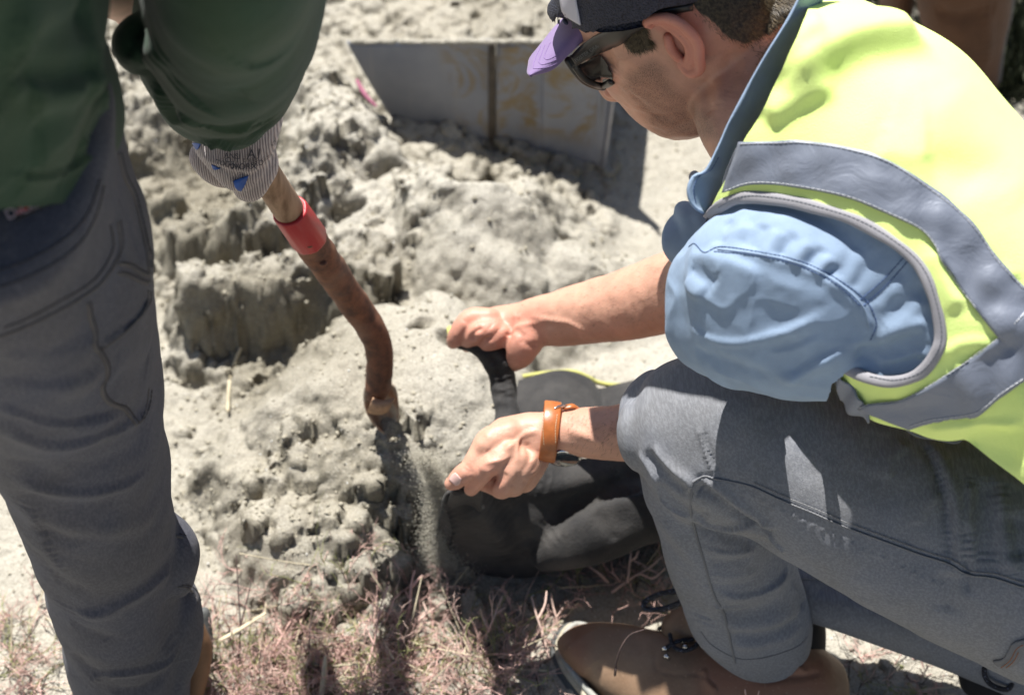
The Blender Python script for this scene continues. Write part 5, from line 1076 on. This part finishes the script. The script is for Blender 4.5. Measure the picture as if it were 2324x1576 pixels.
for (x, y) in [(370, 455), (300, 360)]:
    p, n = hit(sht, *KS(x, y), .0005)
    if p is not None: obj('rivet', ball(p, (.0045, .0045, .003)), M_RUST, SV)
# blade: dished plate, its step folded over, tip driven into the heap
rows = [(868, 838, 886), (882, 829, 896), (900, 828, 899), (920, 831, 901), (940, 838, 902), (958, 850, 902), (974, 866, 901), (988, 882, 900), (1002, 894, 900), (1030, 897, 903)]
R = np.array([[P(l_+(r_-l_)*j/14, v_+10*math.sin(math.pi*j/14)*(1-i/9), 2.195+.008*i+.022*math.sin(math.pi*j/14)+.010*(j/14)) for j in range(15)] for i, (v_, l_, r_) in enumerate(rows)])
M_BLADE = NT('sandy_steel_blade'); f_ = M_BLADE.noise(30, 5); M_BLADE.set(Base_Color=M_BLADE.mix(M_BLADE.ramp(f_, [(.4, 0.), (.6, 1.)]), (.30, .16, .10), (.40, .35, .28)), Roughness=.6, Metallic=.2); M_BLADE = M_BLADE.m
obj('blade', sheet(R, .003), M_BLADE, SV)
obj('step', sheet(np.array([[P(846+s*48-14*t, 900+t*34+6*math.sin(s*3), 2.186-.010*math.sin(t*3)+.016*t) for t in np.linspace(0, 1, 8)] for s in np.linspace(0, 1, 12)]), .003), plain('tan_rust', (.36, .22, .13), .7, var=.4, scale=90), SV)

# ================================================================== BLACK BAG
M_BAG = NT('black_geotextile'); f_ = M_BAG.noise(330, 4, .7); M_BAG.bump(f_, .0012, .9); M_BAG.bump(M_BAG.noise(30, 3), .003, .5)
M_BAG.set(Base_Color=M_BAG.mix(M_BAG.ramp(M_BAG.noise(16, 5), [(.4, 0.), (.75, .8)]), (.016, .015, .015), (.07, .064, .058)), Roughness=.78, Specular_IOR_Level=.45, Sheen_Weight=.06); M_BAG = M_BAG.m
M_YEL = cloth('yellow_overlock_thread', (.50, .49, .16), .12, 1600)
BG = thing('sandbag', 'black woven fabric bag with yellow stitched hem, mouth held open beside the sand heap', 'bag', G(1250, 1240, 0))
bb = loft([(1012, 1116, 2.08, 985, 1262, 2.30, .012), (1060, 1090, 2.10, 1050, 1282, 2.29, .035), (1150, 1040, 2.16, 1140, 1290, 2.29, .060), (1270, 1000, 2.21, 1270, 1278, 2.29, .072), (1390, 965, 2.24, 1400, 1235, 2.31, .075), (1500, 950, 2.26, 1520, 1190, 2.33, .075), (1640, 950, 2.27, 1660, 1180, 2.34, .07)], n=48, per=8)
roll = tube([(1232, 1262, 2.20, .020), (1290, 1228, 2.19, .034), (1370, 1192, 2.19, .039), (1450, 1158, 2.2, .040), (1540, 1140, 2.22, .04)])
Vb1, Fb1 = remesh([bb, roll], .0034, 5)
S = [('f', [(1232, 1225), (1290, 1180), (1350, 1145), (1440, 1120), (1500, 1120)], .016, .008), ('c', [(1225, 1225), (1300, 1160), (1370, 1120), (1470, 1095)], .014, .010), ('c', [(1350, 1150), (1380, 1200), (1400, 1230)], .006, .003), ('r', [(1060, 1150), (1120, 1200), (1160, 1280)], .016, .007), ('c', [(1100, 1120), (1160, 1180), (1210, 1260)], .014, .006), ('r', [(1200, 1080), (1300, 1100), (1420, 1060)], .02, .008), ('c', [(1150, 1130), (1260, 1150), (1380, 1110)], .016, .006), ('f', [(1010, 1130), (1030, 1200), (1020, 1270)], .012, .006)]
Vb1 = sculpt(Vb1, Fb1, S); Vb1 = disp(Vb1, Fb1, lambda X: noise(X*13, 141)*.006+noise(X*38, 142)*.0018); obj('bag_body', (Vb1, Fb1), M_BAG, BG); bagt = bvh(Vb1, Fb1)
flap = loft([(1150, 872, 2.36, 1160, 1000, 2.30, .016), (1200, 864, 2.37, 1200, 1000, 2.29, .026), (1270, 856, 2.38, 1265, 1000, 2.28, .034), (1320, 862, 2.385, 1330, 1000, 2.28, .026), (1352, 884, 2.39, 1360, 1000, 2.29, .014), (1400, 886, 2.385, 1410, 1000, 2.28, .028), (1480, 878, 2.39, 1490, 1000, 2.28, .034), (1600, 872, 2.39, 1600, 1000, 2.28, .03)], n=36, per=7, e=2.4)
Vf1, Ff1 = remesh([flap], .0032, 3); Vf1 = disp(Vf1, Ff1, lambda X: noise(X*18, 143)*.003); obj('bag_flap', (Vf1, Ff1), M_BAG, BG)
yp = catmull([P(1160, 866, 2.365), P(1205, 857, 2.365), P(1260, 850, 2.36), P(1300, 849, 2.36), P(1330, 860, 2.365), P(1355, 873, 2.37), P(1390, 879, 2.37), P(1430, 878, 2.365), P(1490, 870, 2.365), P(1600, 866, 2.37)], 30)
yp = yp+nrm(UP)*.004
Rr = []
Ty = nrm(np.gradient(yp, axis=0)); 
for i in range(len(yp)):
    n1 = nrm(np.cross(Ty[i], FW)); n2 = np.cross(Ty[i], n1); rr_ = .0031*(1+.22*math.sin(i*2.1)); Rr.append([yp[i]+(n1*math.cos(t)+n2*math.sin(t))*rr_ for t in np.linspace(0, 2*math.pi, 10, endpoint=False)])
obj('yellow_hem', rings_to_mesh(np.array(Rr)), M_YEL, BG)
# the held lip of the mouth, from the far hand down to the near hand
ipts = [(1036, 790, 2.185), (1066, 800, 2.175), (1090, 816, 2.175), (1104, 836, 2.18), (1112, 864, 2.185), (1118, 900, 2.18), (1122, 946, 2.16), (1100, 1010, 2.12), (1050, 1080, 2.06), (1022, 1112, 2.035)]
opts = [(1044, 772, 2.185), (1090, 770, 2.17), (1140, 784, 2.165), (1160, 820, 2.165), (1168, 860, 2.17), (1172, 905, 2.165), (1180, 950, 2.15), (1150, 1020, 2.10), (1080, 1100, 2.05), (1040, 1124, 2.035)]
ia, oa = catmull([P(*q) for q in ipts], 8), catmull([P(*q) for q in opts], 8)
Rl = []
for i in range(len(ia)):
    c = (ia[i]+oa[i])/2; a = (oa[i]-ia[i])/2; tn = nrm(np.gradient((ia+oa)/2, axis=0)[i]); b = nrm(np.cross(tn, a)); th = np.linalg.norm(a)*.8
    k_ = .0016*math.sin(i*.9)
    Rl.append([c+a*math.cos(t)*(1+.05*math.sin(3*t+i*.3))+b*(th+k_)*math.sin(t) for t in np.linspace(0, 2*math.pi, 24, endpoint=False)])
lipV, lipF = rings_to_mesh(np.array(Rl)); lipm = remesh([(lipV, lipF)], .0022, 2); lv = sculpt(lipm[0], lipm[1], [('c', [(1105, 795), (1130, 830), (1142, 900), (1145, 940)], .004, .003), ('r', [(1125, 790), (1152, 840), (1160, 920)], .004, .002)])
lv = disp(lv, lipm[1], lambda X: noise(X*60, 144)*.001); obj('bag_lip', (lv, lipm[1]), M_BAG, BG)
# drape between the near fingers and the ground
dr = np.array([[P(1032+(1-t)*0-52*t**.8+s*60*(1+t), 1098+s*14+t*165-20*s*t, 2.04+.24*t-.01*math.sin(6*s+3*t)) for s in np.linspace(0, 1, 16)] for t in np.linspace(0, 1, 24)])
obj('bag_drape', sheet(dr, .003), M_BAG, BG)
cl_ = [np.r_[P(1020, 745, 2.19)], np.r_[P(1024, 760, 2.185)], np.r_[P(1030, 776, 2.18)]]
obj('yellow_hem', tube3(cl_, [.004, .0045, .004], 10, 4), M_YEL, BG)

# ================================================================== METAL SHEET standing in the sand
MS = thing('metal_sheet', 'grey steel sheet of joined panels standing upright, its foot buried behind the sand heap', 'metal sheet', G(1100, 340, 0))
pb0, pb1 = G(800, 300, 0), G(1355, 402, 0); pn = nrm(np.cross(pb1-pb0, [0, 0, 1]))
def onpl(u, v, off=0):
    r = ray(u, v); return C0+r*(((pb0-C0)@pn)/(r@pn))-pn*off*np.sign(pn@FW)
def steel():
    m = NT('dull_steel'); f = m.noise(5, 5); g = m.noise(1, 4, .6, m.map((60, 60, 4))); base = m.mix(m.ramp(f, [(.35, 0.), (.7, 1.)]), (.20, .212, .245), (.31, .32, .35)); base = m.mix(m.ramp(g, [(.55, 0.), (.7, .35)]), base, (.32, .31, .30))
    d = m.noise(11, 6, .7, dist=1.5); base = m.mix(m.math('MULTIPLY', m.ramp(d, [(.46, 0.), (.56, 1.)]), m.attr('dirt')), base, (.24, .18, .10)); m.bump(f, .002); m.set(Base_Color=base, Roughness=.55, Metallic=.1); return m.m
M_ST = steel()
def panel(q, name, dirt=None, m=40, n=24, th=.006):
    R = np.zeros((m, n, 3)); 
    for i in range(m):
        for j in range(n):
            s, t = i/(m-1), j/(n-1); uu = (q[0][0]*(1-s)+q[1][0]*s)*(1-t)+(q[3][0]*(1-s)+q[2][0]*s)*t; vv = (q[0][1]*(1-s)+q[1][1]*s)*(1-t)+(q[3][1]*(1-s)+q[2][1]*s)*t
            R[i, j] = onpl(uu, vv)+pn*.004*math.sin(s*5+t*3)
    V_, F_ = sheet(R, th); o = obj(name, (V_, F_), M_ST, MS); uvp = UVp(V_)
    attr(o, 'dirt', np.zeros(len(V_)) if dirt is None else np.clip(softpoly(uvp, dirt, 40), 0, 1)); return o
panel([(786, 96), (1113, 96), (1113, 330), (925, 325)], 'panel', [(1000, 80), (1113, 80), (1113, 330), (1060, 330)])
panel([(1126, 98), (1232, 96), (1232, 420), (1126, 400)], 'panel', [(1126, 80), (1232, 80), (1232, 300), (1126, 330)])
panel([(1232, 96), (1416, 10), (1354, 430), (1232, 420)], 'panel', [(1232, 80), (1390, 80), (1340, 320), (1232, 300)])  # top right corner raised out of view to lengthen the cast shadow
w0, w1 = G(1357, 403, 0), G(1396, 205, 0)
wing = np.array([[w0+(w1-w0)*a+np.array([0, 0, -.03+.33*b]) for b in np.linspace(0, 1, 12)] for a in np.linspace(0, 1, 12)]); Vw_, Fw_ = sheet(wing, .006); ow = obj('shadow_wing', (Vw_, Fw_), M_ST, MS); attr(ow, 'dirt', np.zeros(len(Vw_)))  # side wing added to widen the shadow right of the sheet
obj('joint_strip', sheet(np.array([[onpl(1110+s*16, 94+t*270, .006) for t in np.linspace(0, 1, 20)] for s in np.linspace(0, 1, 4)]), .003), plain('rusty_joint', (.075, .06, .045), .8, var=.4, scale=60, bump=.002), MS)
obj('flange', sheet(np.array([[onpl(1352+s*14+t*56, 415-t*400, .012*s) for t in np.linspace(0, 1, 16)] for s in np.linspace(0, 1, 4)]), .004), plain('bright_steel_edge', (.30, .30, .33), .4, .4), MS)
Vcr, Fcr = [], []
for k in range(150):
    u = random.uniform(800, 1232); p = onpl(u, 94+random.uniform(-1, 1.5)); v_, f_ = ball(p, (random.uniform(.003, .009), .005, random.uniform(.002, .005)), 7, 5); Vcr.append((v_, f_))
crust = obj('sand_crust', join(Vcr), M_SAND, MS, kind='stuff')
M_PINK = plain('faded_pink_cord', (.30, .10, .15), .8)
tagtop(obj('cord', tube3([G(810, 182, .19), G(818, 198, .188), G(828, 214, .185), G(840, 228, .182), G(853, 240, .18)], [.0025, .0035, .0035, .003, .002], 10, 5), M_PINK), 'short length of faded pink cord lying against the left edge of the metal sheet', 'cord')

# ================================================================== PEOPLE FAR BEHIND
BPn = thing('person', 'person in brown work trousers standing in the background behind the yellow vest', 'person', G(2180, 180, 0))
M_BRN = cloth('brown_canvas', (.10, .05, .028), .2, 900, .0005)
Vp, Fp = remesh([loft([(2050, -330, 2.62, 2310, -330, 2.62, .10), (2060, -150, 2.74, 2300, -150, 2.74, .09), (2078, 0, 2.84, 2293, 0, 2.84, .085), (2092, 60, 2.89, 2280, 60, 2.89, .08), (2120, 150, 2.95, 2264, 150, 2.95, .075), (2140, 260, 3.0, 2250, 260, 3.0, .07)], n=32),
                 loft([(1960, -330, 2.7, 2100, -330, 2.7, .08), (1990, -60, 2.95, 2080, -60, 2.95, .07), (2000, 30, 3.0, 2062, 22, 3.0, .06), (2010, 70, 3.04, 2050, 60, 3.04, .05)], n=28)], .005, 4)
Vp = sculpt(Vp, Fp, [('r', [(2230, 0), (2240, 80), (2236, 160)], .012, .006), ('c', [(2120, 30), (2180, 40), (2260, 20)], .016, .008)])
obj('trousers', (Vp, Fp), M_BRN, BPn); obj('side_seam', tube3([P(2296, -40, 2.80), P(2288, 30, 2.83), P(2272, 100, 2.88), P(2262, 180, 2.93)], [.007]*4, 8, 5), plain('grey_seam', (.12, .11, .11), .8), BPn)
sbd = obj('body', remesh([loft([(2080, -300, 2.64, 2280, -300, 2.64, .07), (2110, 60, 2.9, 2260, 60, 2.9, .06), (2150, 240, 3.0, 2240, 240, 3.0, .05)], n=24), loft([(2000, -300, 2.72, 2080, -300, 2.72, .06), (2020, 20, 3.0, 2050, 20, 3.0, .04)], n=20), ball(P(2170, 300, 3.02), (.06, .12, .04))], .006, 3), plain('dark_boot_leather', (.03, .02, .015), .7), BPn)

# ================================================================== FALLING SAND, PEBBLES, PLANTS
def specks(pts, rad, sq=1.0):
    """many tiny eight-sided grains in one mesh"""
    n = len(pts); o = np.array([[1, 0, 0], [0, 1, 0], [-1, 0, 0], [0, -1, 0], [0, 0, sq], [0, 0, -sq]], float); f = np.array([[0, 1, 4], [1, 2, 4], [2, 3, 4], [3, 0, 4], [1, 0, 5], [2, 1, 5], [3, 2, 5], [0, 3, 5]])
    a = RNG.normal(size=(n, 3, 3)); q = np.linalg.qr(a)[0]; V = np.einsum('nij,kj->nki', q, o)*np.asarray(rad)[:, None, None]+np.asarray(pts)[:, None]
    return V.reshape(-1, 3), (f[None]+6*np.arange(n)[:, None, None]).reshape(-1, 3)
M_GRAIN = plain('sand_grain', (.34, .31, .24), .9, var=.35, scale=300)
pts, rad = [], []
for k in range(60000):
    t = random.random()**.8; cu_ = np.interp(t, [0, .15, .3, .6, 1], [955, 985, 1002, 1018, 1040]); sp_ = np.interp(t, [0, .2, .4, 1], [15, 11, 12, 34])
    if random.random() < .35: cu_ -= 22*t+6; sp_ *= 1.5
    pts.append(P(cu_+random.gauss(0, 1)*sp_, 1022+t*335+random.gauss(0, 5), 2.10+.19*t+random.gauss(0, .013))); rad.append(.0003+.0005*random.random()**2)
fall = obj('falling_sand', specks(np.array(pts), rad), plain('pale_sand_grain', (.46, .43, .35), .9, var=.3, scale=300), kind='stuff'); tagtop(fall, 'stream of loose grey sand grains pouring off the heap into the shadow below the hand', 'sand')
M_GLINT = plain('white_glint', (.82, .82, .80), .25, var=.05)  # sun glints put in as white-coloured grains
pts, rad = [], []
for k in range(900):
    u, v = random.uniform(100, 2323), random.uniform(30, 1500); p = G(u, v, .05); z = ground_z(p[0], p[1]); pts.append([p[0], p[1], z+.001]); rad.append(.0007+.0011*random.random()**3)
tagtop(obj('glint_grains', specks(np.array(pts), rad), M_GLINT, kind='stuff'), 'white grains scattered over the sand, standing in for sun glints', 'grains')
M_STONE = plain('grit', (.27, .25, .20), .9, var=.3, scale=120)
pts, rad = [], []
for k in range(20000):
    u, v = random.uniform(-20, 2340), random.uniform(-20, 1600); p = G(u, v, .05); i, j = int((p[0]-X0)/GS), int((p[1]-Y0)/GS)
    if not (0 < i < len(gx) and 0 < j < len(gy)) or random.random() > .25+R_[i, j]: continue
    pts.append([p[0], p[1], H[i, j]+.0005]); rad.append(.0012+.004*random.random()**4)
tagtop(obj('loose_grit', specks(np.array(pts), rad, .7), M_GRAIN, kind='stuff'), 'small crumbs of broken sand crust lying over the ground', 'sand crumbs')

M_PK = plain('pink_twig', (.54, .35, .30), .75, var=.35, scale=35); M_GRN = plain('green_sprig', (.26, .27, .11), .75, var=.35, scale=40); M_STR = plain('dry_straw', (.52, .45, .31), .8, var=.3, scale=30); M_DRK = plain('dead_twig', (.07, .045, .04), .8, var=.3)
M_PALE = plain('pale_pink_twig', (.58, .42, .35), .75, var=.3, scale=35)
def twig_mesh(p0, d0, L, r, nb=5, seg=6, depth=0, up=.12, knobs=True):
    out = []; p = np.array(p0, float); d = nrm(d0); pts = [p.copy()]; rr = [r]
    for i in range(seg):
        d = nrm(d+RNG.normal(0, .22, 3)+np.array([0, 0, up*(.5-i/seg)])); p = p+d*L/seg; gz = ground_z(p[0], p[1])+.002; p[2] = max(p[2], gz); pts.append(p.copy()); rr.append(r*(1-.7*(i+1)/seg)*(1.25 if knobs and i % 2 else 1))
        if depth < 2 and nb and random.random() < nb/seg:
            sd = nrm(d+RNG.normal(0, .75, 3)); out += twig_mesh(p, sd, L*random.uniform(.25, .5), r*.75, 2 if depth == 0 else 0, 4, depth+1, up, knobs)
    out.append(tube3(np.array(pts), rr, 4, 1)); return out
mats_ = [(M_PK, .50), (M_PALE, .16), (M_GRN, .17), (M_STR, .10), (M_DRK, .07)]
def dens(u, v):
    d = 0
    for (a, b, ru, rv, w_) in [(700, 1540, 260, 75, .9), (900, 1520, 160, 80, .8), (520, 1590, 150, 55, .7), (560, 1420, 160, 60, .14), (1130, 1540, 100, 70, .75), (1200, 1440, 60, 45, .4), (1400, 1320, 80, 35, .35), (1500, 1350, 50, 50, .45), (60, 1520, 110, 80, .4), (80, 1400, 120, 50, .12), (720, 1410, 200, 40, .2), (980, 1360, 90, 40, .18), (1500, 1570, 300, 60, .15), (2100, 1520, 200, 60, .15)]:
        d = max(d, w_*math.exp(-((u-a)/ru)**2-((v-b)/rv)**2))
    return d
bins = {m: [] for m, _ in mats_}; leaf = []
cnt = 0
for k in range(9000):
    u, v = random.uniform(-30, 2323), random.uniform(1230, 1640)
    if random.random() > dens(u, v): continue
    if 1270 < u < 1900 and v > 1400: continue
    p = G(u, v, .0); p[2] = ground_z(p[0], p[1]); r0 = random.random(); acc = 0
    for m, w_ in mats_:
        acc += w_
        if r0 < acc: break
    d0 = np.array([random.gauss(0, 1), random.gauss(0, 1), abs(random.gauss(0, .35))+.05]); L = random.uniform(.02, .085)
    if m is M_STR: tw = [tube3(catmull([p, p+nrm(d0)*L*.6, p+nrm(d0)*L*1.3+[0, 0, .004]], 3), [.0009]*7, 4, 1)]
    else: tw = twig_mesh(p, d0, L, random.uniform(.0005, .001), 4)
    bins[m].append(join(tw)); cnt += 1
    if cnt > 1350: break
nm = {M_PK: ('pink_plants', 'low mat of pink leafless twiggy plants across the foreground sand', 'plants'), M_PALE: ('pale_plants', 'pale pink dry sprigs mixed through the foreground plants', 'plants'), M_GRN: ('green_plants', 'small green sprigs growing among the pink twigs', 'plants'), M_STR: ('straw', 'bits of yellow straw scattered among the foreground plants', 'straw'), M_DRK: ('dead_twigs', 'thin dark dead twigs tangled in the foreground plants', 'twigs')}
for m, _ in mats_:
    if bins[m]: tagtop(obj(nm[m][0], join(bins[m]), m, kind='stuff'), nm[m][1], nm[m][2])
# tiny scale leaves and litter
pts, rad = [], []
for k in range(9000):
    u, v = random.uniform(-30, 2323), random.uniform(1230, 1640)
    if random.random() > dens(u, v)*.9: continue
    p = G(u, v, .0); pts.append([p[0], p[1], ground_z(p[0], p[1])+random.random()**2*.012]); rad.append(random.uniform(.0008, .0022))
h_ = len(pts)//2
tagtop(obj('leaf_litter', specks(np.array(pts[:h_]), rad[:h_], .4), M_GRN, kind='stuff'), 'fine green leaf scales littering the foreground ground', 'leaf litter')
tagtop(obj('twig_litter', specks(np.array(pts[h_:]), rad[h_:], .4), M_PALE, kind='stuff'), 'fine pinkish bits littering the foreground ground', 'litter')
# single sprigs that stand out
def sprig(path, r, mat, label, branches=(), grp=None):
    """path: (u,v,height above the ground)"""
    def w3(q):
        p = G(q[0], q[1], q[2]); return p
    a = w3(path[0]); base = [a[0], a[1], ground_z(a[0], a[1])]
    t = thing('plant_sprig', label, 'plant', base, grp)
    P_ = [w3(q) for q in path]; k = len(P_)
    Pc = catmull(P_, 6); rr = np.linspace(r, r*.45, len(Pc))*(1+.22*(np.arange(len(Pc)) % 2)); obj('stem', tube3(Pc, rr, 7, 1), mat, t)
    for br in branches:
        Pc = catmull([w3(q) for q in br], 5); rr = np.linspace(r*.8, r*.4, len(Pc))*(1+.25*(np.arange(len(Pc)) % 2)); obj('branch', tube3(Pc, rr, 6, 1), mat, t)
z0 = .01
sprig([(925, 1420, z0), (930, 1370, .03), (934, 1320, .05), (942, 1292, .06)], .0022, M_PK, 'upright reddish sprig forking just left of the falling sand', [[(934, 1330, .045), (950, 1312, .055), (958, 1304, .06)], [(932, 1360, .03), (920, 1340, .04)]])
sprig([(880, 1475, z0), (920, 1430, .02), (970, 1390, .03), (1000, 1368, .04), (1030, 1346, .045)], .0018, M_PALE, 'long pale pink sprig slanting up to the right below the falling sand', [[(920, 1430, .02), (935, 1400, .03)], [(970, 1390, .03), (960, 1365, .035)]])
sprig([(1390, 1340, .02), (1420, 1318, .025), (1450, 1300, .03), (1480, 1310, .03), (1506, 1290, .03)], .0024, M_PALE, 'pale branching sprig on the ground between the bag and the trouser leg', [[(1424, 1318, .03), (1428, 1280, .045), (1432, 1246, .055)], [(1430, 1270, .045), (1442, 1262, .05), (1448, 1248, .055)], [(1450, 1300, .03), (1480, 1280, .035), (1500, 1262, .04)], [(1440, 1270, .03), (1475, 1290, .03), (1495, 1300, .03)]])
sprig([(1378, 1318, .02), (1360, 1300, .03), (1340, 1285, .035), (1322, 1272, .04)], .0020, M_PALE, 'straight pale greenish sprig pointing up-left beneath the bag', [])
sprig([(1240, 1560, z0), (1246, 1500, .02), (1232, 1440, .035), (1216, 1390, .05), (1206, 1352, .06)], .0020, M_PALE, 'tall thin pale sprig just left of the boot toe', [[(1222, 1400, .045), (1236, 1370, .05), (1240, 1340, .055)]])
sprig([(1270, 1440, z0), (1262, 1400, .03), (1254, 1370, .04), (1250, 1345, .05)], .0017, M_PALE, 'short knobbly sprig above the boot toe', [[(1262, 1400, .03), (1276, 1378, .04)]])
sprig([(1395, 1530, .12), (1398, 1500, .14), (1410, 1465, .16), (1430, 1438, .17), (1462, 1426, .175)], .0013, M_DRK, 'thin arching dark twig crossing in front of the boot', [[(1397, 1520, .13), (1400, 1490, .14)]])
sprig([(1690, 1600, .10), (1692, 1580, .11), (1690, 1562, .12)], .0014, M_PK, 'small reddish sprig tip in front of the boot heel', [[(1712, 1600, .10), (1722, 1566, .12)]])
sprig([(540, 1500, z0), (545, 1420, .03), (540, 1330, .06), (536, 1255, .08)], .0012, M_DRK, 'thin upright dark twig standing alone on the sand right of the charcoal trousers', [[(545, 1420, .03), (560, 1360, .05), (572, 1310, .06)]])
sprig([(690, 1560, z0), (700, 1480, .03), (705, 1400, .05), (712, 1340, .06)], .0013, M_DRK, 'upright dark twig in the middle of the pink plant mat', [[(703, 1420, .045), (722, 1380, .05)]])
sprig([(610, 1500, z0), (640, 1440, .02), (665, 1400, .03), (700, 1360, .04)], .0016, M_PK, 'slanting pink sprig at the left of the plant mat', [[(640, 1440, .02), (620, 1400, .03)], [(665, 1400, .03), (690, 1390, .035)]])
sprig([(805, 1590, z0), (830, 1520, .03), (850, 1450, .05), (862, 1380, .07), (880, 1330, .08)], .0016, M_PK, 'tall pink sprig leaning right beside the dark shadow', [[(848, 1460, .05), (830, 1420, .06)], [(858, 1400, .06), (875, 1370, .07)]])
sprig([(1080, 1520, z0), (1100, 1450, .03), (1120, 1400, .045), (1140, 1350, .055)], .0019, M_PALE, 'pale forked sprig between the falling sand and the boot', [[(1110, 1430, .035), (1096, 1400, .045), (1090, 1380, .05)], [(1125, 1390, .045), (1146, 1376, .05)]])
tagtop(obj('straw_stalk', tube3([G(500, 1450, .03), G(545, 1425, .035), G(600, 1390, .035)], [.0028, .003, .0022], 8, 5, flat=.5), M_STR), 'broad pale straw blade lying right of the charcoal trouser cuff', 'straw')
tagtop(obj('straw_stalk', tube3([G(730, 1570, .03), G(735, 1530, .04), G(738, 1490, .05)], [.0034, .0036, .002], 8, 5, flat=.5), M_STR), 'short upright straw blade in the shadow among the pink plants', 'straw')
def stalk(pts, label):
    q = []
    for u, v in pts:
        p = G(u, v, .06); z = ground_z(p[0], p[1]); p = G(u, v, z+.006); q.append(p)
    tagtop(obj('straw_stalk', tube3(q, [.0022]*len(q), 8, 5), M_STR), label, 'straw')
stalk([(545, 790), (528, 830), (520, 870), (517, 930)], 'pale dry straw stalk on the broken sand between trousers and shovel')
# dark scrub in the far right corner
M_SCR = plain('dark_scrub_leaf', (.028, .035, .014), .8, var=.4); sc = []
for k in range(2600):
    u, v = random.uniform(1960, 2420), random.uniform(-60, 240)
    if u < 2090 and v > 34-random.random()*20: continue
    if 2060 < u < 2088 or (u > 2296 and v < 34): continue
    p = G(u, v, .0); d0 = np.array([random.gauss(0, .6), random.gauss(0, .6), 1]); L = random.uniform(.03, .09); a = nrm(d0)*L; s = nrm(np.cross(a, [random.random(), 1, .2]))*.004
    sc.append((np.array([p, p+a*.5+s, p+a, p+a*.5-s]), [(0, 1, 2, 3)]))
tagtop(obj('dark_scrub', join(sc), M_SCR, kind='stuff'), 'dark low scrub on the ground in the far right corner', 'scrub')
